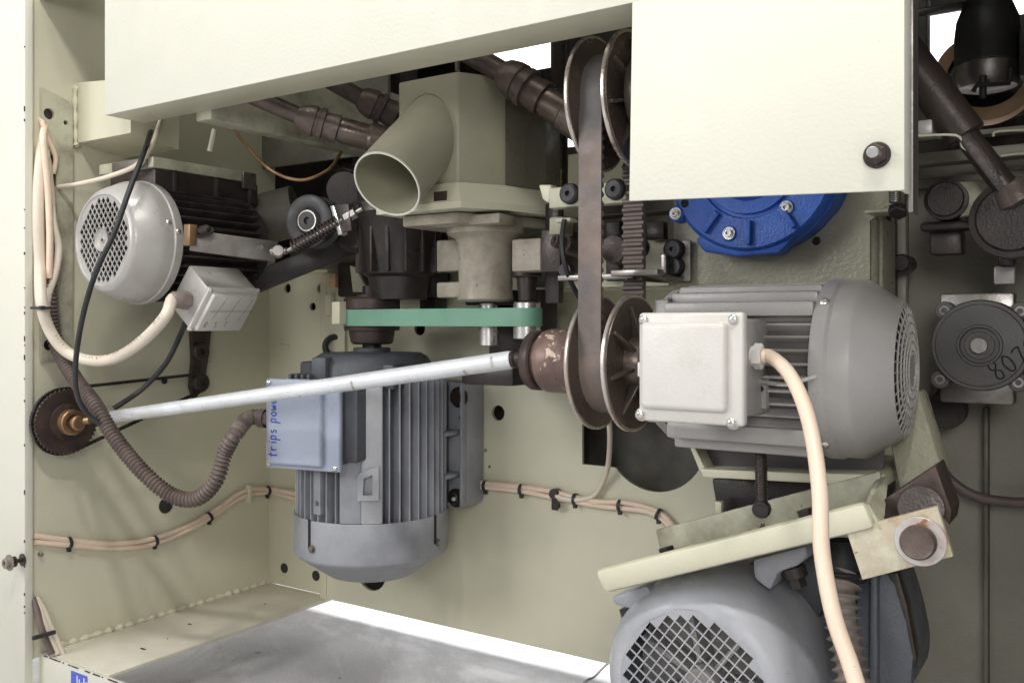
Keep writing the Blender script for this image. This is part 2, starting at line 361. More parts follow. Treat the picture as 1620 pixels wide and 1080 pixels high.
def write(g, text, o, ex, ey, h, r=.0006, adv=.95):
    o, ex, ey = Vector(o), Vector(ex).normalized(), Vector(ey).normalized(); x = 0
    for ch in text:
        for st in GL[ch]:
            g.tube([o+ex*((x+p[0]*.8)*h)+ey*(p[1]*h) for p in st], r, 4, 4)
        x += adv*(.55 if ch in 'i ' else .85)
    return g
def ties(name, cables, idx, parent, m='black', r=.0062):
    for k in idx:
        p = cables[k]; q = cables[min(k+1, len(cables)-1)]; a = (q-p).normalized()
        g = G(); g.lathe([(-.002, r*.8), (-.002, r), (.002, r), (.002, r*.8)], p, a, 12); x, y, _ = frame(a)
        g.box(p+Vector((-.002, -.003, -r-.004)), p+Vector((.003, .003, -r+.001)), .0005)
        obj('cable_tie', g, m, parent)
# ================================================================== SETTING
g = G(); g.add([(-7, -2.5, -.60), (7, -2.5, -.60), (7, 7, -.60), (-7, 7, -.60)], [[0, 1, 2, 3]])
obj('concrete_floor', g, 'floor', kind='structure')
g = G()   # crack in the floor
q = [PZ(900, 1110, -.5995), PZ(925, 1078, -.5995), PZ(940, 1070, -.5995), PZ(958, 1052, -.5995), PZ(985, 1030, -.5995)]
g.tube(q, .0022, 5, 4); obj('floor_crack', g, 'dark', kind='structure')
XW = -1.434; YB = 1.258
wm = bpy.data.materials.new('window_daylight'); wm.use_nodes = True; wn = wm.node_tree.nodes['Principled BSDF']
wn.inputs['Base Color'].default_value = (.8, .8, .8, 1); wn.inputs['Emission Color'].default_value = (1, 1, 1, 1); wn.inputs['Emission Strength'].default_value = 1.6
g = G(); g.box((-9, 6.0, -.2), (5, 6.02, 3.6)); obj('hall_window', g, wm, None, 'bright white hall window seen through the gaps behind the machine', 'window')
# ------------------------------------------------------------------ machine housing
H = thing('machine_housing', 'cream painted steel housing of the machine, open at the front around all the motors', 'machine housing', (-.8, 1.0, -.525))
g = G(); g.box((XW-.006, .786, -.532), (XW, 1.29, .75)); obj('side_wall', g, 'cream', H)
g = G(); g.box((XW-.006, 1.29, -.2), (XW, 1.62, .75)); obj('rear_side_shade', g, 'dark', H)  # wall continued in near-black; the colour stands for deep shade
g = G(); g.box((XW, .80, .515), (-1.2575, .806, .80)); obj('header_light_block', g, 'cream', H)  # blocker added above the view to keep light off the upper side wall
g = G(); g.box((XW, 1.255, .31), (-1.10, 1.262, .72)); obj('inner_shade_screen', g, 'olive', H)  # dark sheet added to darken the space behind the cross beam
g = G(); g.box((XW-.5, .772, -.598), (XW+.008, .7855, .8), .0015); obj('front_post', g, 'cream_lit', H)
g = G(); g.box((XW+.001, .806, -.531), (-1.255, 1.274, -.525), .001); obj('floor_ledge', g, 'ledge', H)
g = G()
pts = [(XW+.003, .83+.445*i/40, -.523) for i in range(41)]
g.tube(pts, .005, 8, 3, rf=lambda i, d: .0035+.003*abs(noise.noise((d*60, 1, 2)))+.002*math.sin(d*300)); obj('weld_bead', g, 'cream', H)
# inner return panel with holes (local axes X, Z)
mt = basis(X_, Z, -Y_, (0, 1.277, 0))
def xz(px, py, y): v = PY(px, py, y); return (v.x, v.z)
holes = [circ(*xz(x, y, 1.275), r*.00118) for x, y, r in ((455, 456, 8), (507, 456, 8), (495, 485, 7))]
g = G(); g.holed([(XW, -.525), (-1.258, -.525), (-1.258, .098), (XW, .098)], holes, mt, .005); obj('return_panel', g, 'cream', H)
g = G(); g.box((XW, 1.262, .098), (-1.258, 1.282, .103), .001); obj('panel_lip', g, 'cream', H)
g = G(); g.box((-1.272, 1.256, -.53), (-1.256, 1.2755, .09), .001); obj('corner_strip', g, 'cream', H)
# back wall with cut-outs
c = xz(1035, 690, YB); r = .083
big = [xz(921, 660, YB), xz(921, 734, YB)]
cx, cz = c
t0 = math.asin(max(-1, min(1, (big[1][1]-cz)/r)))
arcp = [(cx+r*math.cos(t), cz+r*math.sin(t)) for t in [(-PI-t0)+(PI+t0+.35)*i/20 for i in range(21)]]
big = [big[0], big[1]] + arcp + [(cx+r*.9, big[0][1])]
hl = [big] + [circ(*xz(x, y, YB), s) for x, y, s in ((788, 653, .0128), (768, 712, .003), (774, 738, .003), (587, 902, .037), (664, 520, .012))]
zt1 = .092; zt2 = PY(870, 460, YB).z
outer = [(-1.258, -.525), (.3, -.525), (.3, .21), (-.17, .21), (-.17, zt2), (-.80, zt2), (-.80, zt1), (-1.258, zt1)]
g = G(); g.holed(outer, hl, basis(X_, Z, -Y_, (0, YB+.003, 0)), .006); obj('back_wall', g, 'cream', H)
g = G(); a = PY(864, 470, YB-.004); b_ = PY(1010, 458, YB-.004)
g.box((a.x, YB-.05, zt2-.002), (-.47, YB-.001, zt2+.004), .002); g.tube([(a.x, YB-.05, zt2), (-.47, YB-.05, zt2)], .004, 8, 1); obj('wall_lip', g, 'cream', H)
g = G(); g.box((-1.434, 1.33, -.52), (.3, 1.336, .20)); g.box((-1.25, 1.264, -.522), (.3, 1.329, -.518)); obj('hole_dark_backing', g, 'olive', H)  # sheet added behind the walls so their holes look dark
g = G(); g.box((-.118, YB-.008, -.52), (-.108, YB-.0005, .03), .001); obj('wall_seam', g, 'cream', H)
g = G(); g.box((-.235, YB-.012, -.525), (.3, YB-.0008, .205), .002); obj('wall_shade_sheet', g, 'olive2', H)  # sheet over the back wall, its darker tone stands for shade at right
# front sill
g = G(); g.box((XW+.002, .798, -.598), (.3, .8055, -.5262), .001); obj('front_sill', g, 'cream_lit', H)
st = G(); a = PY(112, 1060, .797)
st.box((a.x, .7972, -.59), (a.x+.043, .7978, a.z), 0); sk = obj('sticker', st, 'pink', H)
st = G(); a = PY(121, 1068, .7966)
for k in range(5): st.box((a.x+k*.006, .7966, a.z-.03), (a.x+.0025+k*.006, .7971, a.z-.004*(k % 3)))
obj('sticker_print', st, 'white', sk)
# top beam
g = G(); g.box((-1.257, .800, .309), (.3, .804, .80), .0012); g.box((-1.257, .8035, .31), (-1.2535, .866, .8), .001)
obj('top_beam', g, 'cream_lit', H)
g = G()
sec = [(-1.434, .285), (-1.285, .285), (-1.285, .37), (-1.434, .385)]
g.loft([(x, .862, z+.012) for x, z in sec], [(x, .95, z) for x, z in sec]); bb = obj('beam_bracket', g, 'cream', H)
g = G(); a = (-1.43, .858)
g.tube([(XW+.003, .859, .39), (XW+.003, .858, .35), (XW+.003, .859, .30), (XW+.004, .862, .29)], .004, 7, 6, rf=lambda i, d: .004+.002*math.sin(i*1.9)); obj('weld_bead', g, 'cream', bb)
g = G(); g.box((-1.2565, .8042, .3092), (.3, .866, .3125), .001); obj('beam_lip', g, 'cream', H)
# cross beam running away from the viewer, added shading roof and darkened far back, with the openings that show daylight
g = G(); g.box((-1.135, .868, .297), (-1.10, 1.62, .42), .003); obj('cross_beam', g, 'cream_dirty', H)
g = G(); g.box((XW, .868, .72), (.3, 1.85, .726)); obj('shading_roof', g, 'dark', H)  # unseen roof added to shade the upper interior and the floor
YU = 1.62
def rect(x0, y0, x1, y1, y=YU): a = xz(x0, y1, y); b = xz(x1, y0, y); return [a, (b[0], a[1]), b, (a[0], b[1])]
hl = [rect(770, 60, 872, 125), rect(455, 284, 534, 325), rect(874, 190, 912, 236), rect(540, 160, 562, 200), rect(563, 166, 585, 196), rect(1462, 12, 1545, 150), rect(1585, -30, 1635, 28), rect(1572, 120, 1612, 170)]
g = G(); windowed(g, -1.75, .35, .1, .73, hl, YU, YU+.006); obj('far_shade_panel', g, 'dark', H)  # dark colour stands for the shade of the upper interior
g = G(); g.box((.02, .84, -.598), (.026, 1.62, .75)); obj('side_wall', g, 'olive', H)  # unseen right wall added to darken the right bay
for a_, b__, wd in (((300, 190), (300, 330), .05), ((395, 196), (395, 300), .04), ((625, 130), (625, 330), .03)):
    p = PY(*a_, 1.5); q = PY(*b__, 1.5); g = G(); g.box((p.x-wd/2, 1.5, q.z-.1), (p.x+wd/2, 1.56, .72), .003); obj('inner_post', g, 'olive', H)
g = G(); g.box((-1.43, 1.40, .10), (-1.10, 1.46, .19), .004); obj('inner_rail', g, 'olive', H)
g = G(); p = PY(900, 240, 1.45); g.box((p.x-.08, 1.45, p.z-.2), (p.x+.12, 1.5, p.z-.005), .004); obj('inner_rail', g, 'cream', H)
# slotted wiring strip on the side wall
def yz(px, py, x=XW): v = PX(px, py, x); return (v.y, v.z)
mtl = basis(Y_, Z, X_, (XW+.004, 0, 0))
o_ = [(.80, .375), (.846, .362), (.852, .35), (.852, -.05), (.846, -.062), (.80, -.062)]
hs = [circ(.812, .335, .009, 16), circ(.840, .326, .004, 12), circ(.812, -.035, .009, 16)] + [[(.806, z), (.824, z), (.824, z+.05), (.806, z+.05)] for z in (.22, .14, .03)]
g = G(); g.holed(o_, hs, mtl, .006); ws = obj('wiring_strip', g, 'cream_dirty', H)
g = G(); g.box((XW+.0004, .803, -.058), (XW+.0012, .848, .36)); obj('strip_backing', g, 'dark', ws)
for x, y in ((262, 799),): put(PLUG, 'rubber_plug', PX(x, y, XW), X_, H, 1.35)
put(PLUG, 'rubber_plug', PX(260, 602, XW), X_, H, .6)
for x, y in ((450, 898), (500, 910), (446, 548)): put(PLUG, 'rubber_plug', PY(x, y, 1.2745), -Y_, H, .95 if y > 700 else .5)
g = G(); p = PY(440, 547, 1.272); g.box(p+Vector((-.004, 0, -.006)), p+Vector((.03, .004, .003)), .002); obj('small_clip', g, 'cream', H)
# chips along the post edge
chips = G()
for i in range(22):
    z = random.uniform(-.5, .45); h = random.choice((.002, .003, .004, .008))
    chips.box((XW+.0062+random.random()*.001, .7714, z), (XW+.0081, .773, z+h))
obj('paint_chip', chips, 'rustdark', H, kind='stuff')
g = G()
for i in range(30):
    x = random.uniform(-1.42, -1.22); g.box((x, .7975, -.5272), (x+random.uniform(.002, .012), .7985, -.5256))
obj('paint_chip', g, 'rustdark', H, kind='stuff')
g = G()
for x, y, s in ((300, 987, .004), (226, 1026, .005), (419, 955, .002), (265, 1010, .0015), (380, 935, .0015), (460, 925, .002)):
    p = PZ(x, y, -.5245); g.box(p+Vector((-s, -s*.3, 0)), p+Vector((s, s*.3, .001)))
obj('debris_flake', g, 'rustdark', kind='stuff', label='rusty flakes lying on the cream floor ledge')
# thread bolt through the post
T = thing('post_bolt', 'rusty socket screw sticking out of the left front post', 'bolt', PY(34, 886, .772))
a = PY(36, 885, .772); g = G(); g.cyl(a, a+Vector((0, -.022, 0)), .0035, seg=12); g.cyl(a+Vector((0, -.012, 0)), a+Vector((0, -.0145, 0)), .0085, seg=16); obj('shank', g, 'rustdark', T)
put(SOCKR, 'screw_head', a+Vector((0, -.020, 0)), -Y_, T, 1.35)
g = G(); g.cyl(a+Vector((0, 0, 0)), a+Vector((0, -.0012, 0)), .010, seg=14); obj('rust_patch', g, 'rustdark', T)
a = PY(63, 877, .80); g = G(); g.cyl(a+Vector((-.02, 0, 0)), a+Vector((.006, .0, .001)), .0032, seg=10, bev=.001); obj('threaded_end', g, 'steel', T)
# ------------------------------------------------------------------ cover plate
C = thing('cover_plate', 'flat cream cover plate bolted on at the upper right in front of the pulleys', 'cover plate', (-.26, .79, .11))
A1, B1 = PY(995, 318, .780), PY(1431, 301, .780); ztop = .302
g = G(); g.prism([A1, B1, (B1.x, .78, ztop), (PY(1000, 10, .78).x, .78, ztop)], (0, .004, 0), .001)
g.box((B1.x-.004, .783, B1.z+.0), (B1.x, .806, ztop), .001); obj('plate', g, 'cream_lit', C)
g = G(); g.box((B1.x-.002, .806, B1.z-.015), (B1.x+.002, .83, .75), .001); obj('side_edge', g, 'steel', C)
a = PY(1388, 246, .7798); g = G(); g.cyl(a, a+Vector((0, -.003, 0)), .0108, seg=26, bev=.001); sc = obj('washer', g, 'darkb', C)
g = G(); g.lathe([(0, .0085), (.007, .0085), (.008, .007), (.008, 0)], a+Vector((0, -.003, 0)), -Y_, 6); obj('hex_nut', g, 'darkb', C, ang=20)
g = G(); g.cyl(a+Vector((0, -.01, 0)), a+Vector((0, -.019, 0)), .0046, seg=18, bev=.0008); obj('stud', g, 'zinc', C)
# ------------------------------------------------------------------ gearbox mounting plate behind
YM = 1.055
MP = thing('mounting_plate', 'textured cream mounting plate behind the blue gearbox and above the big grey motor', 'mounting plate', (-.34, YM, 0))
x0 = PY(1066, 400, YM).x; x1 = PY(1376, 400, YM).x; x2 = PY(1432, 300, YM).x; zc = PY(1400, 336, YM).z
hh = circ(*xz(1291, 381, YM), .0052, 16)
g = G(); g.holed([(x0, -.12), (x1, -.12), (x1, zc-.008), (x1+.012, zc), (x2, zc), (x2, .55), (x0, .55)], [hh], basis(X_, Z, -Y_, (0, YM+.003, 0)), .006); obj('plate', g, 'hammer', MP)
g = G(); g.box((x0, YM+.007, -.12), (x1-.014, YM+.009, .5)); obj('backing', g, 'dark', MP)
g = G(); g.box((x1-.012, YM+.0075, -.12), (x1+.006, YM+.03, zc-.002), .006, seg=4); g.box((x1-.002, YM+.02, -.12), (x1+.010, YM+.09, zc-.002), .004); obj('return_flange', g, 'hammer', MP)
g = G(); g.box((x2-.004, YM-.05, zc), (x2, YM+.01, .55), .001); g.box((x2-.035, YM-.03, zc-.003), (x2, YM+.01, zc), .001); obj('side_flange', g, 'cream_dirty', MP)
a = PY(1418, 322, .98); g = G(); g.lathe([(0, .0), (0, .0095), (.007, .0095), (.008, .008), (.008, 0)], a+Vector((0, .01, -.004)), (0, -.5, -.6), 6); obj('hex_nut', g, 'dark', MP, ang=20)
g = G(); a = PY(1416, 308, .96); g.tube([a+Z*.02, a-Z*.008], .0058, 12, 1, step=.0006, rf=lambda i, d: .0055+(.0006 if i % 3 == 0 else 0)); obj('threaded_stud', g, 'steel', MP)
# ------------------------------------------------------------------ blue gearbox
gc = Vector((PY(1182, 240, 1.0).x, 0, PY(1182, 262, 1.0).z))
BX = thing('blue_gearbox', 'bright blue cast gearbox half hidden under the cream cover plate', 'gearbox', (gc.x, YM, gc.z-.1))
Rg = PY(1182, 262, .985).z-PY(1182, 403, .985).z
g = G()
rim = []; n = 48
for i in range(n):
    t = 2*PI*i/n; rr = Rg*(1.0+(.02 if math.cos(4*t+.9) > .3 else 0)); rim.append(Vector((gc.x+rr*math.cos(t)*1.0, 1.02, gc.z+rr*math.sin(t))))
g.loft(rim, [Vector((gc.x+(p.x-gc.x)*1.01, YM-.001, gc.z+(p.z-gc.z)*.98)) for p in rim]); obj('housing', g, 'blue', BX)
o3 = Vector((gc.x, 1.02, gc.z)); g = G()
g.lathe([(0, Rg*.99), (.010, Rg*.97), (.014, Rg*.93), (.0145, Rg*.60), (.011, Rg*.585), (.011, Rg*.55), (.016, Rg*.54), (.017, Rg*.40), (.024, Rg*.36), (.024, 0)], o3, -Y_, 56); fl = obj('end_cover', g, 'blue', BX)
for i in range(10):
    t = 2*PI*(i+.5)/10; rd = Vector((math.cos(t), 0, math.sin(t))); tn = Vector((-rd.z, 0, rd.x))
    g = G(); g.prism([o3-Y_*.013+rd*Rg*.62+tn*.004, o3-Y_*.013+rd*Rg*.62-tn*.004, o3-Y_*.013+rd*Rg*.9-tn*.003, o3-Y_*.013+rd*Rg*.9+tn*.003], (0, -.008, 0), .001); obj('rib', g, 'blue', BX)
for x, y in ((1069, 338), (1153, 369), (1244, 328)):
    p = PY(x, y, 1.004); g = G(); g.cyl(p+Y_*.02, p, .0105, .0095, 20, .002); obj('bolt_boss', g, 'blue', BX)
    put(SOCK, 'socket_screw', p, -Y_, BX, .78)
for x, y in ((1083, 322), (1223, 315)):
    p = PY(x, y, 1.0055); g = G(); g.cyl(p+Y_*.001, p, .005, seg=16); obj('bolt_hole', g, 'hole', BX)
g = G(); a = PY(1160, 395, 1.01)
g.prism([PY(1098, 378, 1.01), PY(1112, 398, 1.01), PY(1165, 406, 1.01), PY(1232, 401, 1.01), PY(1262, 368, 1.01), PY(1296, 335, 1.01), PY(1306, 300, 1.01), PY(1180, 340, 1.01)], (0, .03, 0), .004); obj('lower_flange', g, 'blue', BX)
# ================================================================== BIG GREY MOTOR (axis along X)
AY, AZ = .95, -.0455
BM = thing('electric_motor', 'large warm grey motor with square pale terminal lid, right of centre', 'electric motor', (-.33, AY, AZ-.09), 'electric motors inside the machine')
O = Vector((0, AY, AZ))
g = G(); g.lathe([(-.420, 0), (-.420, .045), (-.412, .050), (-.410, .066), (-.398, .078), (-.392, .0755), (-.225, .0755)], O, X_, 48); obj('stator_body', g, 'grey_recess', BM)
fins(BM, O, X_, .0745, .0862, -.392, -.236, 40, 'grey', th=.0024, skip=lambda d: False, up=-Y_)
g = G(); g.lathe([(-.432, .0), (-.432, .030), (-.425, .040), (-.416, .074), (-.405, .083), (-.397, .083), (-.397, .05)], O, X_, 48); obj('end_shield', g, 'grey', BM)
# upper smooth flanks of the casting
for k, (zz, yy, hh) in enumerate(((.060, -.066, .007), (.071, -.050, .006), (.078, -.034, .006))):
    g = G(); g.box((-.394+.002*k, AY+yy-.004, AZ+zz-.008), (-.240, AY+yy+.012, AZ+zz+hh), .003); obj('top_flank', g, 'grey', BM)
for k, (zz, yy) in enumerate(((-.066, -.066), (-.078, -.046))):
    g = G(); g.box((-.39, AY+yy-.006, AZ+zz-.007), (-.238, AY+yy+.016, AZ+zz+.010), .003); obj('bottom_flank', g, 'grey', BM)
# fan cowl
g = G(); g.lathe([(-.240, .0865), (-.240, .0895), (-.2375, .0905), (-.2265, .0905), (-.2245, .0893), (-.223, .0885), (-.2065, .0885), (-.203, .0872), (-.1725, .0665), (-.170, .065), (-.171, .062), (-.20, .084), (-.24, .0865)], O, X_, 64); cw = obj('fan_cowl', g, 'grey', BM, ang=24)
for x, y in ((1307, 491), (1303, 697)):
    p = PY(x, y, .95-.055); rd = Vector((0, p.y-AY, p.z-AZ)).normalized(); p = Vector((-.232, AY, AZ))+rd*.0905; put(SCREW, 'screw', p, rd, cw, 1.0)
g = G()
for rr, tt in ((.0625, -.1705), (.054, -.1685), (.046, -.167), (.037, -.166), (.028, -.1655), (.019, -.165)): g.torus(Vector((tt, AY, AZ)), X_, rr, .0011, 48, 6)
for i in range(36):
    t = 2*PI*i/36; u = Vector((0, math.cos(t), math.sin(t))); g.tube([Vector((-.171, AY, AZ))+u*.064, Vector((-.167, AY, AZ))+u*.046, Vector((-.165, AY, AZ))+u*.016], .0009, 5, 3)
g.lathe([(-.165, .017), (-.1645, 0)], O, X_, 20); obj('fan_grille', g, 'silverp', cw)
g = G(); g.lathe([(-.190, 0), (-.190, .065), (-.182, .06), (-.182, 0)], O, X_, 32); obj('fan', g, 'black', cw)
# terminal box
bx0, bx1 = PY(1007, 580, .79).x, PY(1174, 580, .79).x; bz0, bz1 = PY(1090, 671, .79).z, PY(1090, 494, .79).z
g = G(); g.box((bx0+.006, .806, bz0+.006), (bx1-.006, .885, bz1-.006), .004); tb = obj('terminal_box', g, 'grey', BM)
g = G(); g.box((bx0, .794, bz0), (bx1, .8065, bz1), .0035, seg=3); g.box((bx0+.004, .787, bz0+.012), (bx1-.014, .800, bz1-.009), .0055, seg=4); ld = obj('terminal_lid', g, 'greylid', BM)
for x, y in ((1018, 506), (1160, 505), (1012, 656), (1157, 669)):
    p = PY(x, y, .7935); g = G(); g.cyl(p+Y_*.006, p, .0065, .0055, 18, .0012); obj('screw_boss', g, 'greylid', ld); put(SCREW, 'screw', p, -Y_, ld, .95, spin=random.random())
g = G(); g.box((bx0-.004, .80, AZ-.006), (bx0+.004, .806, AZ+.008), .001); obj('lid_tab', g, 'greylid', ld)
# gland
gp = PY(1176, 563, .835); g = G(); g.box(gp+Vector((-.01, -.013, -.013)), gp+Vector((.003, .013, .012)), .002)
g.lathe([(0, .0), (0, .0098), (.013, .0098), (.013, .0)], gp, X_, 24); obj('cable_gland', g, 'greylid', BM)
g = G(); g.lathe([(.011, .008), (.011, .0122), (.0175, .0122), (.019, .0105), (.019, .007)], gp, X_, 6); obj('gland_nut', g, 'greylid', BM, ang=20)
ge = gp+X_*.018
g = G(); g.box(PY(1180, 632, .868)+Vector((0, 0, -.007)), PY(1213, 600, .862), .001); obj('earth_lug', g, 'grey', BM)
p = PY(1203, 615, .8605); g = G(); g.cyl(p+Y_*.003, p-Y_*.001, .0028, seg=12); obj('bolt_hole', g, 'hole', BM)
g = G(); g.tube([PY(1190, 597, .86), PY(1210, 604, .857), PY(1243, 608, .855), (PY(1268, 602, .857)), PY(1292, 594, .86)], .0022, 8, 6); obj('drain_wire', g, 'zinc', BM)
g = G(); g.box(PY(1044, 492, .90)+Vector((0, 0, -.003)), PY(1052, 474, .89)+Vector((.004, 0, 0)), .002); obj('lifting_clip', g, 'grey', BM)
# rear base tray of this motor
TR = thing('motor_tray', 'cream folded steel tray directly below the big grey motor', 'tray', (-.3, 1.0, -.15))
ty = .93
a, b_, c_, d_ = PY(1100, 706, ty), PY(1400, 700, ty+.06), PY(1400, 762, ty+.06), PY(1112, 742, ty)
g = G(); g.prism([PY(1088, 700, .965), PY(1096, 700, .965), PY(1116, 742, .965), PY(1106, 744, .965)], (0, .15, 0), .0015); obj('tray_side', g, 'cream', TR)
g = G(); g.prism([PY(1106, 741, .96), PY(1282, 748, .96), PY(1400, 750, .96), PY(1400, 772, .96), PY(1282, 764, .96), PY(1112, 755, .96)], (0, .16, 0), .002); obj('tray_lip', g, 'cream', TR)
g = G(); g.prism([PY(1094, 705, .99), PY(1398, 712, .99), PY(1398, 760, .99), PY(1110, 748, .99)], (0, .004, 0)); obj('tray_back', g, 'grey_recess', TR)
g = G(); g.prism([PY(1125, 757, 1.02), PY(1400, 764, 1.02), PY(1400, 830, 1.02), PY(1135, 815, 1.02)], (0, .06, 0), .003); obj('slide_block', g, 'dark', TR)
g = G(); g.box(PY(1131, 812, 1.0), PY(1141, 794, 1.0)+Vector((0, .01, 0)), .001); obj('spacer', g, 'cream', TR)
p0, p1 = PY(1203, 708, .925), PY(1205, 800, .90)
g = G(); g.tube([p0+Z*.02, p1], .006, 12, 1, step=.0006, rf=lambda i, d: .0056+(.0008 if i % 4 < 2 else 0)); ten = obj('tension_rod', g, 'darkb', None, 'black threaded tension rod hanging under the big grey motor', 'threaded rod')
g = G(); g.lathe([(0, 0), (0, .0085), (.006, .0095), (.010, .0085), (.010, 0)], p1+Vector((0, .005, -.003)), -Y_, 12); g2 = obj('rod_end', g, 'dark', ten)
# cable of the big motor
pts = [ge, ge+Vector((.008, -.001, 0)), PY(1246, 588, .812), PY(1270, 635, .785), PY(1286, 695, .765), PY(1297, 780, .74), PY(1300, 870, .725), PY(1318, 970, .71), PY(1345, 1050, .70), PY(1366, 1120, .69)]
g = G(); g.tube([ge-X_*.01]+pts, .0064, 16, 8); obj('motor_cable', g, 'cable', None, 'thick beige cable arching down from the big grey motor', 'cable')
# ------------------------------------------------------------------ variable pulleys
def sheave(name, cz, label, lower):
    T = thing(name, label, 'pulley', (-.483, AY, cz-.078), 'sheaves of the flat belt drive')
    o = Vector((0, AY, cz)); r = .0785
    g = G(); g.lathe([(-.5085, .02), (-.5085, .045), (-.5075, r-.004), (-.5048, r-.003), (-.504, r-.008), (-.494, .03), (-.494, .02)], o, X_, 64); d1 = obj('left_disc', g, 'sheave', T)
    g = G(); g.lathe([(-.509, r-.003), (-.509, r-.0005), (-.508, r), (-.5055, r), (-.5045, r-.001), (-.5045, r-.003)], o, X_, 72); obj('rim', g, 'rim', d1)
    g = G(); g.lathe([(-.471, .02), (-.471, .03), (-.464, r-.006), (-.461, r-.003), (-.458, r-.004), (-.460, .030), (-.444, .028), (-.442, .026), (-.425, .0255), (-.425, .01)], o, X_, 64); d2 = obj('right_disc', g, 'sheave', T)
    g = G(); g.lathe([(-.464, r-.003), (-.464, r-.001), (-.463, r), (-.460, r), (-.459, r-.001), (-.459, r-.006), (-.461, r-.007)], o, X_, 72); obj('rim', g, 'rim', d2)
    for i in range(8):
        t = 2*PI*(i+.3)/8; u = Vector((0, math.cos(t), math.sin(t))); tn = Vector((0, -u.z, u.y))
        g = G(); a = Vector((-.459, AY, cz)); g.prism([a+u*.026+tn*.002, a+u*(r-.012)+tn*.0015, a+u*(r-.012)+tn*.0015+X_*.003, a+u*.026+tn*.002+X_*.013], -tn*.004, .0005); obj('spoke', g, 'sheave', d2)
    g = G(); g.cyl((-.50, AY, cz), (-.46, AY, cz), .022, seg=32); obj('hub', g, 'darkb', T)
    return T
SL = sheave('variable_pulley', AZ, 'steel pulley on the shaft of the big grey motor, with brown hub', True)
ZU = .2555
SU = sheave('variable_pulley', ZU, 'upper steel pulley beside the cover plate, hanging behind the top beam', False)
g = G(); g.lathe([(-.46, .03), (-.45, .048), (-.435, .050), (-.40, .050), (-.40, 0)], (0, AY, ZU), X_, 40); obj('outer_hub', g, 'sheave', SU)
# brown hub, ring, knuckle
o = Vector((0, AY, AZ)); g = G()
g.lathe([(-.509, .070), (-.513, .064), (-.519, .053), (-.527, .044), (-.533, .0395), (-.538, .0385), (-.545, .0378), (-.546, .0385), (-.570, .0385), (-.576, .037), (-.578, .031), (-.59, .029), (-.59, .01)], o, X_, 56); obj('brown_hub', g, 'rust', SL)
g = G(); g.lathe([(-.584, .02), (-.584, .0345), (-.586, .0365), (-.5945, .0365), (-.597, .035), (-.597, .022), (-.592, .02), (-.592, 0)], o, X_, 48); obj('hub_ring', g, 'rustdark', SL)
# belt
def belt(name, c1, r1, c2, r2, plane, th, off0, off1, m, label, teeth=False, grp=None):
    """closed loop around two wheels; plane=(ex,ey,en)"""
    ex, ey, en = [Vector(v) for v in plane]; c1, c2 = Vector(c1), Vector(c2); d = c2-c1; L = d.length; u = d/L; v = en.cross(u)
    al = math.acos((r1-r2)/L); pts = []
    for i in range(33): t = al+(2*PI-2*al)*i/32; pts.append((c1, r1, t))
    for i in range(33): t = -al+2*al*i/32; pts.append((c2, r2, t))
    ins = [c+(u*math.cos(t)+v*math.sin(t))*r for c, r, t in pts]; out = [c+(u*math.cos(t)+v*math.sin(t))*(r+th) for c, r, t in pts]
    def dens(a):
        o = []
        for p, q in zip(a, a[1:]+a[:1]):
            k = max(1, int((q-p).length/.02))
            o += [p.lerp(q, j/k) for j in range(k)]
        return o
    ins, out = dens(ins), dens(out); n = min(len(ins), len(out)); ins = ins[:n]; out = out[:n]; vs = []
    for a in (ins, out):
        for o in (off0, off1): vs += [p+en*o for p in a]
    fs = []
    for i in range(n):
        j = (i+1) % n
        fs += [[i, j, n+j, n+i], [2*n+i, 3*n+i, 3*n+j, 2*n+j], [i, 2*n+i, 2*n+j, j], [n+i, n+j, 3*n+j, 3*n+i]]
    g = G(); g.add(vs, fs); return obj(name, g, m, None, label, 'drive belt', grp)
def cog_belt(c1, r1, c2, r2, x0, x1):
    c1, c2 = Vector(c1), Vector(c2); d = c2-c1; L = d.length; u = d/L; v = Vector((0, -u.z, u.y)); al = math.acos((r1-r2)/L)
    rd = lambda t: u*math.cos(t)+v*math.sin(t); sm = []
    def arc(c, r, t0, t1):
        n = int(abs(t1-t0)*r/.0026)
        for i in range(n): t = t0+(t1-t0)*i/n; sm.append((c+rd(t)*r, rd(t)))
    def line(t, a, b):
        p, q = a+rd(t)*0, b; n = int((q-p).length/.0026)
        for i in range(n): sm.append((p.lerp(q, i/n), rd(t)))
    arc(c1, r1, al, 2*PI-al); line(-al, c1+rd(-al)*r1, c2+rd(-al)*r2); arc(c2, r2, -al, al); line(al, c2+rd(al)*r2, c1+rd(al)*r1)
    sm = sm[:len(sm)//4*4]; n = len(sm); vs = []; fs = []
    for i, (p, nn_) in enumerate(sm):
        k = .0088 if i % 4 in (0, 1) else .0045
        for q, x in ((p, x0), (p, x1), (p-nn_*k, x1-.001), (p-nn_*k, x0+.001)): vs.append((x, q.y, q.z))
    for i in range(n):
        j = (i+1) % n
        for a in range(4): b = (a+1) % 4; fs.append([4*i+a, 4*i+b, 4*j+b, 4*j+a])
    g = G(); g.add(vs, fs)
    return obj('cogged_belt', g, 'belt', None, 'wide brown dusty cogged belt running vertically between the two steel pulleys', 'drive belt', ang=30)
cog_belt((0, AY, AZ), .0585, (0, AY, ZU), .056, -.502, -.4735)
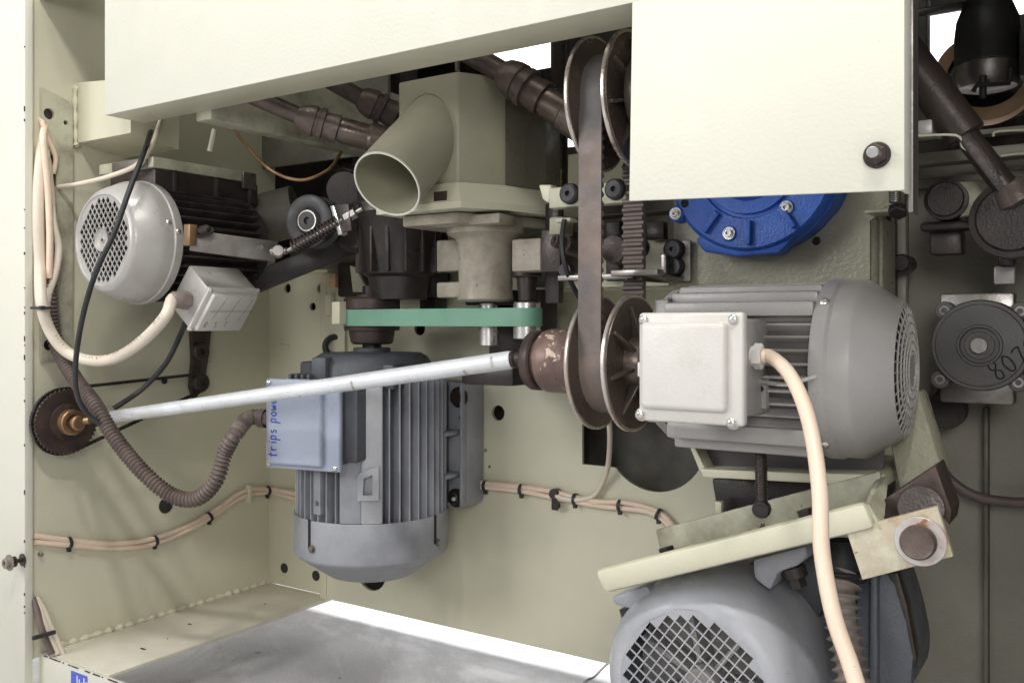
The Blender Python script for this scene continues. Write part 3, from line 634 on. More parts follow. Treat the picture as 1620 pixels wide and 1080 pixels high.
# ------------------------------------------------------------------ silver drive rod and joints
R0 = P(172, 660, 1.433); R1 = Vector((-.628, .949, -.0455)); ax = (R1-R0).normalized()
RD = thing('drive_rod', 'long silver rod slanting from the rusty sprocket to the brown pulley hub', 'rod', R0)
g = G(); L = (R1-R0).length
g.lathe([(-.004, 0), (-.004, .006), (.003, .0090), (.01, .0098), (L*.5, .0107), (L-.004, .0115), (L, .0108), (L, 0)], R0, ax, 32); obj('tube', g, 'rod', RD)
for px_, wd_, ph_ in ((618, .003, 2.4), (757, .004, 4.2), (788, .003, 1.2)):
    t_ = L*(px_-172)/(806-172)*(1.0-.18*(1-(px_-172)/634)); rr_ = .0100+.0017*t_/L
    g = G(); g.lathe([(t_-wd_/2, rr_+.0006), (t_, rr_+.0008), (t_+wd_/2, rr_+.0006)], R0, ax, 14, arc=(ph_*.35+.5, ph_*.35+1.7)); obj('stain', g, 'stain', RD)
g = G(); g.cyl(R1-ax*.002, R1+ax*.006, .0105, .011, 24, .002); g.tube([R1+ax*.002, R1+ax*.040], .0085, 14, 1); g.cyl(R1+ax*.014+Z*.012, R1+ax*.014-Z*.012, .0045, seg=12); g.box((-.011, -.005, .016), (.011, .005, .026), .002, basis(*frame(ax), R1)); obj('universal_joint', g, 'darkb', RD)
g = G(); g.cyl(R0-ax*.045, R0, .0055, .0068, 16); g.box((-.006, -.009, -.007), (.008, .009, .007), .002, basis(*frame(ax), R0-ax*.02)); obj('joint_yoke', g, 'rustdark', RD)
# sprocket on the wall with chain
SP = thing('sprocket', 'rusty toothed sprocket with bronze hub at the far left under the motor', 'sprocket', (-1.41, .825, -.21))
sc_ = Vector((-1.403, .826, -.1575)); g = G(); pr = []
nT = 44
for i in range(nT*2):
    rr = .0535 if i % 2 else .0495; t = 2*PI*i/(nT*2); pr.append(sc_+Vector((0, math.cos(t)*rr, math.sin(t)*rr)))
g.prism(pr, (.004, 0, 0)); obj('toothed_disc', g, 'rustdark', SP)
g = G(); g.lathe([(0, .03), (.006, .029), (.006, .0), ], sc_+X_*.004, X_, 32); obj('disc_boss', g, 'rustdark', SP)
g = G(); g.lathe([(0, .0), (0, .0205), (.012, .0205), (.0135, .019), (.0135, .013), (.006, .012), (.006, 0)], sc_+X_*.009, X_, 32); obj('hub', g, 'bronze', SP)
g = G(); g.cyl(sc_+X_*.012, R0-ax*.04, .0078, .006, 16, .001); g.cyl(sc_+X_*.030, sc_+X_*.038, .012, seg=18, bev=.002); obj('stub_shaft', g, 'bronze', SP)
# wall arm with two bosses
q = [PX(*p, XW+.004) for p in ((298, 520), (330, 515), (326, 560), (318, 610), (303, 634), (296, 612), (300, 570))]
AR = thing('chain_tensioner', 'dark brown chain tensioner arm with two round bosses on the left inner wall', 'tensioner', q[3])
g = G(); g.prism(q, (.01, 0, 0), .002); obj('arm', g, 'rustdark', AR)
ch2 = PX(313, 605, XW+.02)
for p in ((313, 556), (313, 605)):
    a = PX(*p, XW+.012); g = G(); g.lathe([(0, .017), (.012, .017), (.014, .015), (.014, .006), (.010, .005), (.010, 0)], a, X_, 24); obj('boss', g, 'darkb', AR)
cc = Vector((XW+.024, .826, -.1575)); c2 = Vector((XW+.024, ch2.y, ch2.z)); d = c2-cc; L = d.length; u = d/L; v = Vector((0, -u.z, u.y)); al = math.acos((.052-.016)/L)
pts = [cc+(u*math.cos(t)+v*math.sin(t))*.052 for t in [al+(2*PI-2*al)*i/30 for i in range(31)]]+[c2+(u*math.cos(t)+v*math.sin(t))*.016 for t in [-al+2*al*i/10 for i in range(11)]]
pts.append(pts[0]); path = [pts[0]]
for a, b in zip(pts, pts[1:]):
    k = max(1, round((b-a).length/.0035)); path += [a.lerp(b, j/k) for j in range(1, k+1)]
g = G()
for i, p in enumerate(path[:-1]):
    tg = (path[i+1]-p).normalized(); n_ = X_.cross(tg); h = .0026 if i % 2 else .0018
    g.box((-.0019, -h, -.003), (.0019, h, .003), 0, basis(tg, n_, X_, p))
obj('roller_chain', g, 'dark', None, 'thin dark roller chain around the rusty sprocket on the left wall', 'chain', kind='stuff')
# ================================================================== VERTICAL BLUE-GREY MOTOR
VX, VY = -1.0087, 1.112
V = thing('electric_motor', 'blue grey motor hanging vertically, blue handwriting on its lid, below the green belt', 'electric motor', (VX, VY, -.40), 'electric motors inside the machine')
RZ = Matrix.Rotation(math.radians(11.7), 4, 'Z'); MV = Matrix.Translation((VX, VY, 0)) @ RZ
vx, vy = (MV.to_3x3() @ X_), (MV.to_3x3() @ Y_)
def vl(x, y, z): return MV @ Vector((x, y, z))
vo = Vector((VX, VY, 0))
g = G(); g.lathe([(-.085, 0), (-.085, .101), (-.32, .101), (-.32, 0)], vo, Z, 56); obj('stator_body', g, 'bluedark', V)  # core darker than its fins, so gap shade is in the colour
fins(V, vo, Z, .0995, .1215, -.305, -.088, 46, 'blueg', th=.0026, up=-vy, skip=lambda d: 5 < d < 40)
g = G(); g.lathe([(-.102, .06), (-.102, .098), (-.092, .100), (-.066, .097), (-.054, .090), (-.048, .080), (-.046, .03), (-.040, .03), (-.040, 0)], vo, Z, 56); es = obj('end_shield', g, 'bluedark', V)
for q0, q1 in (((-.105, -.05, -.095), (-.08, -.02, -.062)), ((-.045, -.107, -.090), (-.018, -.085, -.052)), ((.07, -.09, -.10), (.09, -.05, -.062))):
    g = G(); g.box(q0, q1, .004, MV); obj('shield_ear', g, 'bluedark', es)
for k in range(4): g = G(); g.box((-.078+k*.011, -.118, -.088), (-.073+k*.011, -.085, -.078), .001, MV); obj('shield_fin', g, 'bluedark', es)
for x, y in ((512, 583), (555, 588), (690, 590)):
    p = PY(x, y, 1.045); put(HEXZ, 'bolt', p, Vector((-.2, -1, .2)), V, .8)
# cowl
g = G(); g.lathe([(-.300, .1205), (-.300, .1235), (-.3015, .1240), (-.358, .1240), (-.362, .1232), (-.366, .1205), (-.398, .0745), (-.401, .070), (-.402, .048), (-.398, .046), (-.38, .098), (-.358, .121), (-.300, .1205)], vo, Z, 72); cv = obj('fan_cowl', g, 'blueg', V, ang=20)
for az in (-18.6, 82):
    t = math.radians(-90+az+11.7); u = Vector((math.cos(t), math.sin(t), 0)); tn = Vector((-u.y, u.x, 0))
    g = G(); g.box((-.0025, -.001, -.012), (.0025, .0012, .0325), .0005, basis(tn, u, Z, vo+u*.1242+Z*-.331)); obj('cowl_slot', g, 'hole', cv)
    put(HEXZ, 'bolt', vo+u*.1242+tn*.007+Z*-.342, u, cv, .62)
g = G(); g.torus(vo+Z*-.400, Z, .045, .002, 32, 6); g.holed(circ(0, 0, .05, 32), diamonds(.045, .010, .0009), basis(X_, Y_, Z, vo+Z*-.3985), .001); obj('fan_grille', g, 'bluedark', cv)
# raised pads on the body
def arcbox(a0, a1, r0, r1, z0, z1, m, name, bev=.002):
    g = G(); n = 6; A = []; Bq = []
    for i in range(n+1):
        t = math.radians(-90+11.7+a0+(a1-a0)*i/n); A.append(Vector((math.cos(t), math.sin(t), 0)))
    base = [vo+a*r0 for a in A]+[vo+a*r1 for a in A[::-1]]
    g.prism([p+Z*z0 for p in base], Z*(z1-z0), bev); return obj(name, g, m, V)
arcbox(7, 23, .10, .1215, -.300, -.09, 'blueg', 'body_pad'); arcbox(23, 38, .10, .1235, -.300, -.09, 'cowlb', 'body_pad')
arcbox(-15, -8, .10, .1232, -.290, -.216, 'blueg', 'bracket_rail'); 
for z in (-.222, -.272):
    t = math.radians(-90+11.7-11.5); u = Vector((math.cos(t), math.sin(t), 0)); put(HEXZ, 'rail_screw', vo+u*.1235+Z*z, u, V, .4)
# handle lug
t = math.radians(-90+11.7+30); u = Vector((math.cos(t), math.sin(t), 0)); tn = Vector((-u.y, u.x, 0)); z0 = -.262
out = [(0, 0), (.031, 0), (.031, .050), (.006, .042), (0, .036)]; inn = [(.008, .008), (.022, .008), (.022, .038), (.009, .033)]
g = G(); g.holed([(a-.02, b) for a, b in out], [[(a-.02, b) for a, b in inn]], basis(tn, Z, u, vo+u*.129+Z*z0), .014); obj('lifting_lug', g, 'cowlb', V)
# terminal box
MB = MV @ Matrix.Translation((-.027, 0, 0)); vb = lambda x, y, z: MB @ Vector((x, y, z))
g = G(); g.box((-.050, -.135, -.205), (.082, -.085, -.092), .004, MB); g.box((-.050, -.147, -.208), (.062, -.12, -.088), .004, MB); obj('terminal_box', g, 'bluedark', V)
g = G(); g.box((-.064, -.157, -.217), (.066, -.147, -.083), .0035, MB, 3); g.box((-.056, -.1665, -.2105), (.040, -.150, -.092), .006, MB, 4); lv = obj('terminal_lid', g, 'bluelid', V)
for x, z in ((-.058, -.089), (.060, -.089), (-.058, -.211), (.058, -.211)):
    g = G(); p = vb(x, -.157, z); g.cyl(p+vy*.006, p-vy*.0012, .0058, .005, 16, .001); obj('screw_boss', g, 'bluelid', lv); put(SCREW, 'screw', p-vy*.001, -vy, lv, .85, random.random())
g = G(); write(g, 'trips power', vb(-.037, -.1668, -.199), Z, -vx, .0118, .0008, adv=.95); obj('handwriting', g, 'ink', lv)
gv = vb(-.064, -.140, -.145)
g = G(); g.lathe([(0, .0), (0, .013), (.010, .013), (.010, 0)], gv, -vx, 6); g.lathe([(.010, .0145), (.022, .0145), (.024, .012), (.024, 0)], gv, -vx, 20); obj('conduit_gland', g, 'hose', V)
g = G(); g.box((-.082, -.085, -.225), (-.066, -.07, -.205), .003, MV); obj('casting_ear', g, 'blueg', V)
# foot plate behind on the wall
FY = 1.205; fx1 = PY(738, 700, FY).x; z_t, z_b = PY(730, 604, FY).z, PY(730, 800, FY).z
g = G(); g.box((fx1-.235, FY, z_b), (fx1, 1.2565, z_t), .006); obj('foot_plate', g, 'blueg', V)
for z in (z_t-.082, z_b+.052):
    g = G(); g.box((fx1-.07, FY-.045, z-.004), (fx1-.010, FY+.001, z+.004), .003); obj('foot_rib', g, 'blueg', V)
g = G(); g.box((fx1-.006, FY-.012, z_b+.002), (fx1-.0005, FY+.002, z_t-.004), .002); obj('foot_flange', g, 'blueg', V)
g = G(); g.box((fx1-.10, FY-.05, z_b+.001), (fx1-.035, FY+.001, z_t-.001), .005); obj('foot_web', g, 'bluedark', V)
for x, y, s in ((727, 628, 1.5), (722, 787, 1.35)): put(HEX, 'foot_bolt', PY(x, y, FY-.001), -Y_, V, s)
p = PY(722, 787, FY-.011); g = G(); g.cyl(p, p+Vector((.006, -.016, .001)), .0035, seg=12, bev=.0008); obj('bolt_end', g, 'zinc', V)
p = PY(729, 661, FY-.0004); g = G(); g.cyl(p, p-Y_*.001, .004, seg=12); obj('foot_slot', g, 'hole', V)
# pulley stack
g = G(); g.cyl((VX, VY, -.048), (VX, VY, .06), .0155, seg=24); obj('shaft', g, 'dark', V)
g = G(); g.lathe([(-.034, 0), (-.034, .030), (-.031, .034), (-.016, .037), (-.012, .037), (-.012, .044), (-.006, .0455), (-.004, .043), (.021, .043), (.023, .0455), (.038, .0455), (.041, .043), (.041, .025), (.046, .023), (.046, 0)], vo, Z, 48); obj('pulley', g, 'rustdark', V)
# green belt, rollers
RC = Vector((-.70, 1.096, 0))
belt('green_belt', (VX, VY, .008), .044, (RC.x, RC.y, .008), .0205, (X_, Y_, Z), .0016, -.0125, .0135, 'green', 'wide flat green belt looping from the vertical motor to the steel rollers')
def roller(p, r, z0, z1, label):
    T = thing('belt_roller', label, 'roller', (p.x, p.y, z0), 'steel belt rollers at the green belt')
    g = G(); g.cyl((p.x, p.y, z0), (p.x, p.y, z1), r, seg=28, bev=.0015); obj('barrel', g, 'zinc', T)
    g = G(); g.cyl((p.x, p.y, z1), (p.x, p.y, z1+.045), r*.62, r*.8, 20, .002); g.cyl((p.x, p.y, z1+.035), (p.x, p.y, z1+.05), r*1.1, seg=24, bev=.002); obj('spindle', g, 'darkb', T)
roller(RC, .0195, -.023, .030, 'right hand steel roller carrying the end of the green belt')
roller(Vector((-.772, 1.105, 0)), .0145, -.034, .03, 'narrow steel roller inside the green belt loop, left of the wider one')
p = PY(541, 495, 1.07)
g = G(); g.box((p.x-.0085, 1.055, p.z-.018), (p.x+.009, 1.085, p.z+.018), .0015); obj('belt_guide', g, 'cream', None, 'small cream guide block at the left end of the green belt', 'guide block')
g = G(); g.box((-.805, 1.15, -.085), (-.71, 1.2, .05), .004); g.box((-.79, 1.06, -.088), (-.70, 1.15, -.062), .004); obj('spindle_support', g, 'dark', None, 'dark steel support behind the steel rollers', 'support block')
# ================================================================== UPPER LEFT MOTOR (axis along Y, fan end towards the viewer)
LX, LZ = -1.263, .124
LM = thing('electric_motor', 'dark finned motor with silver grey fan cowl high on the left wall', 'electric motor', (LX, .95, LZ-.09), 'electric motors inside the machine')
lo_ = Vector((LX, 0, LZ))
g = G(); g.lathe([(.855, 0), (.855, .074), (1.035, .074), (1.06, .06), (1.065, .05), (1.065, 0)], lo_, Y_, 40); obj('stator_body', g, 'fin_black', LM)
fins(LM, lo_, Y_, .073, .0905, .855, 1.035, 36, 'fin_black', th=.0028)
g = G(); g.lathe([(1.033, .06), (1.033, .088), (1.045, .086), (1.055, .07), (1.055, .03)], lo_, Y_, 40); obj('end_shield', g, 'fin_black', LM)
g = G(); g.lathe([(.872, .090), (.872, .0945), (.867, .0955), (.859, .0955), (.857, .0937), (.843, .0932), (.836, .0915), (.806, .0780), (.8015, .0735), (.800, .0685), (.803, .066), (.835, .088), (.872, .090)], lo_, Y_, 64); lc = obj('fan_cowl', g, 'silverp', LM, ang=32)
g = G(); g.holed(circ(0, 0, .069, 48), diamonds(.064, .0112, .0009, .016, 1.3), basis(X_, Z, -Y_, (LX, .8025, LZ)), .0016); obj('fan_grille', g, 'silverp', lc)
g = G(); g.lathe([(0, 0), (0, .004), (.002, .005), (.002, .012), (0, .016), (-.002, .017)], (LX, .800, LZ), Y_, 32); obj('grille_hub', g, 'silverp', lc)
g = G(); g.cyl((LX, .7992, LZ), (LX, .8012, LZ), .0022, seg=10); obj('hub_hole', g, 'hole', lc)
g = G(); g.cyl((LX, .84, LZ), (LX, .86, LZ), .07, seg=32)
for i in range(8):
    t = 2*PI*i/8; u = Vector((math.cos(t), 0, math.sin(t))); g.box((-.002, .015, -.010), (.002, .064, .010), 0, basis(u.cross(Y_), u, Y_, (LX, .835, LZ)))
obj('fan', g, 'black', lc)
for x, y in ((271, 392), (254, 374)):
    t = math.radians(8 if y > 380 else 16); u = Vector((math.cos(t), 0, math.sin(t))); put(SCREW, 'screw', Vector((LX, .863 if y > 380 else .85, LZ))+u*(.0953 if y > 380 else .0928), u, lc, .9)
# feet and rail on top
g = G(); g.box((-1.35, .868, .200), (-1.232, 1.07, .238), .003); obj('foot_block', g, 'darkb', LM)
for x, y in ((.90, 0), (.98, 0), (1.05, 0)): g = G(); g.box((-1.238, x-.003, .19), (-1.226, x+.003, .236), .001); obj('foot_rib', g, 'fin_black', LM)
RL = thing('slide_rail', 'cream greasy slide rail above the dark motor at the upper left', 'rail', (-1.28, .95, .239))
g = G(); g.box((-1.37, .862, .2385), (-1.228, 1.06, .255), .0015); obj('rail', g, 'cream_dirty', RL)
g = G(); g.box((-1.330, .859, .2395), (-1.24, .8615, .2535), .0005); obj('worn_end', g, 'steel', RL)
g = G(); g.box((-1.2275, 1.03, .226), (-1.222, 1.058, .254), .001); obj('end_block', g, 'steel', RL)
# terminal box, turned down and towards the viewer
nn = Vector((.78, 0, -.6258)); e2 = Vector((.6258, 0, .78)); bc = Vector((-1.140, .926, .018))
mb = basis(Y_, e2, Y_.cross(e2), bc); sg = 1 if Y_.cross(e2).dot(nn) > 0 else -1
def tbx(a, b): # local: x along Y, y along e2, z outwards
    return (a[0], a[1], sg*a[2]), (b[0], b[1], sg*b[2])
g = G(); a, b = tbx((-.046, -.038, -.065), (.048, .038, -.006)); g.box([min(p, q) for p, q in zip(a, b)], [max(p, q) for p, q in zip(a, b)], .004, mb); tbL = obj('terminal_box', g, 'silverp', LM)
g = G()
for a, b, bv in (((-.047, -.041, -.008), (.049, .041, -.002), .002), ((-.041, -.035, -.003), (.043, .035, .007), .005)):
    a, b = tbx(a, b); g.box([min(p, q) for p, q in zip(a, b)], [max(p, q) for p, q in zip(a, b)], bv, mb)
lidL = obj('terminal_lid', g, 'greylid', LM)
def tp(x, y, z=.0072): return mb @ Vector((x, y, sg*z))
g = G(); write(g, 'R S T', tp(-.034, -.026), Y_, e2, .010, .0006, adv=1.3)
for x in (-.02, .005, .03): g.tube([tp(x-.004, -.012), tp(x+.004, .030)], .0005, 4, 1)
g.tube([tp(-.035, .005), tp(.045, .006)], .0005, 4, 1); obj('handwriting', g, 'print', lidL)
for x, y in ((-.043, -.037), (.045, .037), (-.043, .037), (.045, -.037)): put(SCREW, 'screw', tp(x, y, -.002), nn, lidL, .6)
gl = tp(-.046, -.005, -.033); gd = Vector((-.1, -1, 0)).normalized()
g = G(); g.lathe([(0, 0), (0, .014), (.012, .014), (.012, 0)], gl, gd, 6); g.lathe([(.012, .0125), (.024, .0125), (.028, .010), (.028, 0)], gl, gd, 20); obj('cable_gland', g, 'hose2', LM)
# clamp bar with spring and idler to the right of this motor
CB = thing('belt_tensioner', 'steel clamp bar with bolt and spring between the upper left motor and an idler wheel', 'belt tensioner', P(360, 390, 1.33))
def seg3(name, pts, m, r, par, **k): g = G(); g.tube(pts, r, 12, 1); return obj(name, g, m, par, **k)
p0, p1 = P(302, 380, 1.30), P(437, 398, 1.36)
g = G(); g.bar(p0, p1, .006, .030, .001, up=(Z*.9+R*.25)); obj('bar', g, 'steel', CB)
g = G(); g.bar(p0+Vector((-.004, .012, -.003)), P(425, 402, 1.38), .012, .024, .002, up=(Z*.9+R*.25)); obj('block', g, 'rustdark', CB)
g = G(); g.bar(P(296, 372, 1.30), P(306, 372, 1.29), .012, .03, .001); obj('bar_end', g, 'bronze', CB)
put(HEX, 'clamp_bolt', P(325, 369, 1.297), Vector((.15, -.6, .8)), CB, 1.15)
s0, s1 = P(455, 397, 1.33), P(547, 345, 1.30); sx, sy, sa = frame(s1-s0); L = (s1-s0).length
g = G(); g.cyl(P(432, 398, 1.345), s0, .007, .0045, 14); g.cyl(s0, s1+sa*.03, .0035, seg=12, bev=.001); g.cyl(P(440, 400, 1.34), P(440, 396, 1.325), .0085, seg=18, bev=.001); obj('rod', g, 'steel', CB)
g = G(); n = 14; g.tube([s0+sa*(L*.12+L*.8*i/(n*12))+(sx*math.cos(2*PI*i/12)+sy*math.sin(2*PI*i/12))*.0095 for i in range(n*12)], .0016, 6, 1); obj('spring', g, 'darkb', CB)
yq = .945; g = G(); g.prism([PY(522, 326, yq), PY(528, 325, yq), PY(541, 370, yq), PY(535, 372, yq)], (0, .012, 0), .0006); obj('spring_bracket', g, 'zinc', CB)
g = G(); g.prism([PY(530, 324, yq+.004), PY(551, 322, yq+.004), PY(556, 364, yq+.004), PY(542, 368, yq+.004)], (0, .004, 0), .0006); obj('bracket_plate', g, 'darkb', CB)
g = G(); g.cyl(s1, s1+sa*.018, .008, seg=6); obj('lock_nut', g, 'steel', CB)
g = G(); c0 = P(490, 350, 1.42); axn = Vector((.25, -1, 0)).normalized()
g.lathe([(-.035, 0), (-.035, .040), (-.026, .041), (-.022, .034), (-.006, .034), (-.003, .041), (.004, .041), (.006, .036), (.003, .022), (.008, .017), (.008, .006), (.004, .005), (.004, 0)], c0, axn, 44); obj('idler_wheel', g, 'black', CB)
g = G(); g.lathe([(0, .0165), (.001, .0165), (.001, .0145), (0, .0145)], c0+axn*.0078, axn, 30); obj('bearing_ring', g, 'steel', CB)
g = G(); g.bar(P(385, 455, 1.52), P(600, 368, 1.56), .010, .036, .002); obj('drive_belt', g, 'dark', None, 'dark belt running down left behind the idler wheel', 'drive belt')
# olive cylinder and wires behind
g = G(); g.lathe([(0, 0), (0, .045), (.075, .045), (.075, 0)], P(405, 350, 1.62), (P(520, 300, 1.62)-P(405, 330, 1.62)), 32); oc = obj('dust_canister', g, 'olive', None, 'olive cylinder seen behind the idler wheel', 'canister')
g = G(); g.torus(P(405, 350, 1.62), (P(520, 300, 1.62)-P(405, 330, 1.62)), .043, .002, 32); obj('brass_rim', g, 'bronze', oc)
g = G(); g.tube([P(365, 195, 1.50), P(385, 225, 1.48), P(430, 270, 1.45), P(478, 285, 1.45), P(520, 268, 1.47), P(540, 240, 1.5)], .0028, 8, 8); obj('looped_wire', g, 'bronze', None, 'thin tan wire hanging in a loop under the cross beam', 'wire')
g = G(); g.tube([P(340, 205, 1.5), P(332, 240, 1.5)], .005, 8, 1); obj('yellow_stub', g, 'cream', None, 'short cream tube between rail and top beam', 'tube')
g = G(); g.box(PY(530, 270, 1.45), PY(560, 262, 1.45)+Vector((0, .02, 0)), .001); obj('orange_strip', g, 'orange', None, 'small orange painted strip left of the duct mouth', 'strip')
# ================================================================== HOPPER WITH DUCT
HP = thing('suction_hopper', 'cream box hopper with a round slanted duct mouth, in the upper middle', 'hopper', (-.77, 1.07, .15))
zt, zb = .344, .191
plan = [(-.857, 1.0), (-.751, 1.0), (-.716, 1.061), (-.688, 1.16), (-.70, 1.2), (-.857, 1.2)]
g = G(); g.prism([(x, y, zb) for x, y in plan], (0, 0, zt-zb), .0035); g.prism([(-.85, 1.02, zt-.001), (-.75, 1.02, zt-.001), (-.73, 1.15, zt-.001), (-.85, 1.15, zt-.001)], (0, 0, .003)); obj('box', g, 'hopper', HP)
g = G(); g.prism([(-.7155, 1.0625, zb+.001), (-.70, 1.09, zb+.001), (-.686, 1.125, zb+.001), (-.683, 1.16, zb+.001), (-.70, 1.2, zb+.001), (-.74, 1.2, zb+.001)], (0, 0, zt-zb-.012), .002); obj('side_shell', g, 'gloss', HP, ang=60)
Bp = PY(684, 210, 1.012); Mp = P(612, 292, 1.19); da = (Bp-Mp).normalized(); DL = (Bp-Mp).length+.06; DR = .0475
g = G(); g.lathe([(DL, DR), (.0, DR), (-.0008, DR-.0008), (0, DR-.0022), (DL, DR-.0022)], Mp, da, 64); obj('duct', g, 'hopper', HP)
g = G(); g.lathe([(.0, DR-.0024), (-.001, DR-.0018), (-.001, DR), (.0012, DR+.0003)], Mp, da, 64); obj('mouth_rim', g, 'cream_lit', HP)
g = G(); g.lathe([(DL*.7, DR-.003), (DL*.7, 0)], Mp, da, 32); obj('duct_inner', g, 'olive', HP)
g = G()
for i in range(60):
    a = 2*PI*i/60; x, y, _ = frame(da); rp = Mp+(x*math.cos(a)+y*math.sin(a))*(DR+.001); t = (1.0-rp.y)/da.y; p = rp+da*t
    if i == 0: ring = []
    ring.append(p)
g.tube([p for p in ring if p.x < -.755 and p.z < zt-.004 and p.z > zb], .0022, 6, 2); obj('weld_bead', g, 'hopper', HP)
def grow(pl, d): cx, cy = -.775, 1.1; return [(x+(d if x > cx else -d), y+(d if y > cy else -d)) for x, y in pl]
g = G(); A = [(x, y, .192) for x, y in grow(plan, .003)]; B = [(x, y, .163) for x, y in grow(plan, .022)]; g.loft(A, B); g.loft([(x, y, .163) for x, y in grow(plan, .022)], [(x, y, .154) for x, y in grow(plan, .022)]); sk = obj('skirt', g, 'cream', HP)
g = G(); g.prism([PY(687, 304, .984), PY(707, 302, .984), PY(707, 317, .9805), PY(687, 319, .9805)], (0, -.001, 0)); obj('square_hole_patch', g, 'darkb', sk)  # dark patch standing for a small square hole in the skirt
# bearing housing
BH = thing('bearing_housing', 'grey beige cast bearing housing standing under the cream hopper', 'bearing housing', (-.764, 1.08, .03))
g = G(); g.prism([(x, y, .137) for x, y in grow(plan, -.004)], (0, 0, .016), .003); obj('top_flange', g, 'cast', BH)
g = G(); g.lathe([(.138, 0), (.138, .058), (.128, .056), (.122, .045), (.115, .040), (.05, .039), (.034, .041), (.031, .036), (.031, 0)], (-.764, 1.085, 0), Z, 40); obj('barrel', g, 'cast', BH)
for (x0_, y0_, x1_, y1_, yy, m) in ((690, 445, 742, 471, 1.055, 'cast'), (690, 378, 728, 430, 1.10, 'cast'), (809, 376, 855, 430, 1.05, 'cast'), (690, 336, 790, 360, 1.02, 'cast'), (656, 340, 686, 470, 1.16, 'dark'), (735, 470, 806, 483, 1.10, 'dark')):
    a = PY(x0_, y1_, yy); b = PY(x1_, y0_, yy); g = G(); g.box(a, (b.x, yy+.04, b.z), .003); obj('lug', g, m, BH)
a = PY(855, 378, 1.05); g = G(); g.box((a.x, 1.051, a.z-.045), (a.x+.03, 1.12, a.z+.012), .002); obj('side_block', g, 'darkb', BH)
g = G(); g.box(PY(665, 470, 1.2)-Vector((.002, 0, .03)), PY(690, 345, 1.2)+Vector((0, .03, 0)), .002); obj('upright', g, 'dark', BH)
# dark machine head behind duct and vertical motor
DH = thing('oily_casing', 'dark oily rounded casing behind the duct, above the green belt pulley', 'casing', P(610, 440, 1.6))
cz_ = P(632, 400, 1.47); g = G(); g.lathe([(-.075, 0), (-.075, .044), (-.04, .050), (-.035, .058), (-.02, .060), (.0, .062), (.055, .074), (.06, .080), (.075, .080), (.08, .07), (.14, .066), (.14, 0)], cz_, Z, 44); obj('round_casing', g, 'dark', DH)
for i in range(9):
    t = -2.6+i*.42; u = Vector((math.cos(t), math.sin(t), 0)); put(HEX, 'flange_bolt', cz_+u*.0795+Z*.067, u, DH, .62)
    g = G(); g.box((.055, -.0025, -.033), (.070, .0025, .058), .001, Matrix.Translation(cz_) @ Matrix.Rotation(t+.2, 4, 'Z')); obj('casing_rib', g, 'darkb', DH)
g = G(); g.lathe([(0, 0), (0, .052), (.006, .058), (.05, .058), (.06, .05), (.06, 0)], P(592, 350, 1.50), P(540, 335, 1.40)-P(592, 350, 1.50), 40); obj('side_drum', g, 'dark', DH)
for x_, y_, w_, h_, m_ in ((475, 232, 34, 14, 'shaftb'), (516, 250, 26, 20, 'dark'), (556, 236, 18, 26, 'shaftb'), (600, 262, 22, 34, 'dark'), (438, 205, 26, 22, 'dark')):
    g = G(); g.box(PY(x_, y_+h_, 1.34), PY(x_+w_, y_, 1.34)+Vector((0, .05, 0)), .004); obj('small_bracket', g, m_, DH)
g = G(); a = PY(588, 470, 1.19); b = PY(672, 380, 1.19); g.box(a, (b.x, 1.27, b.z), .006); g.box(PY(533, 470, 1.22), PY(590, 412, 1.22)+Vector((0, .05, 0)), .005); obj('lower_casing', g, 'dark', DH)
g = G(); g.prism([PY(543, 300, 1.20), PY(562, 345, 1.20), PY(588, 385, 1.20), PY(560, 372, 1.20), PY(530, 350, 1.20), PY(528, 280, 1.20), PY(545, 270, 1.20)], (0, .03, 0), .003); obj('web_plate', g, 'dark', DH)
g = G(); g.lathe([(0, .0), (0, .028), (.012, .028), (.012, 0)], P(545, 300, 1.45), -ray(545, 300), 24); obj('round_cap', g, 'dark', DH)
g = G(); g.prism([PY(553, 420, 1.19), PY(562, 423, 1.19), PY(582, 462, 1.19), PY(558, 462, 1.19)], (0, .006, 0), .001); obj('pointed_gusset', g, 'cream_dirty', DH)
g = G(); g.box(PY(519, 455, 1.21), PY(530, 432, 1.21)+Vector((0, .01, 0)), .002); obj('tan_block', g, 'wood', DH)
g = G(); g.box(PY(513, 500, 1.24), PY(523, 465, 1.24)+Vector((0, .012, 0)), .002); g.box(PY(513, 560, 1.25), PY(545, 484, 1.25)+Vector((0, .004, 0)), .002); obj('fixing_plate', g, 'cream', DH)
g = G(); g.torus(PY(530, 548, 1.25), -ray(533, 545), .018, .006, 24, 8); obj('ring', g, 'black', DH)
g = G(); g.box(PY(655, 385, 1.235), PY(683, 372, 1.235)+Vector((0, .01, 0)), .001); g.box(PY(683, 392, 1.245), PY(690, 374, 1.245)+Vector((0, .01, 0)), .001); obj('mount_strip', g, 'cream', DH)
for x, y in ((598, 352), (640, 372), (622, 440), (655, 430)): put(HEX, 'bolt', PY(x, y, 1.189), -Y_, DH, .9)
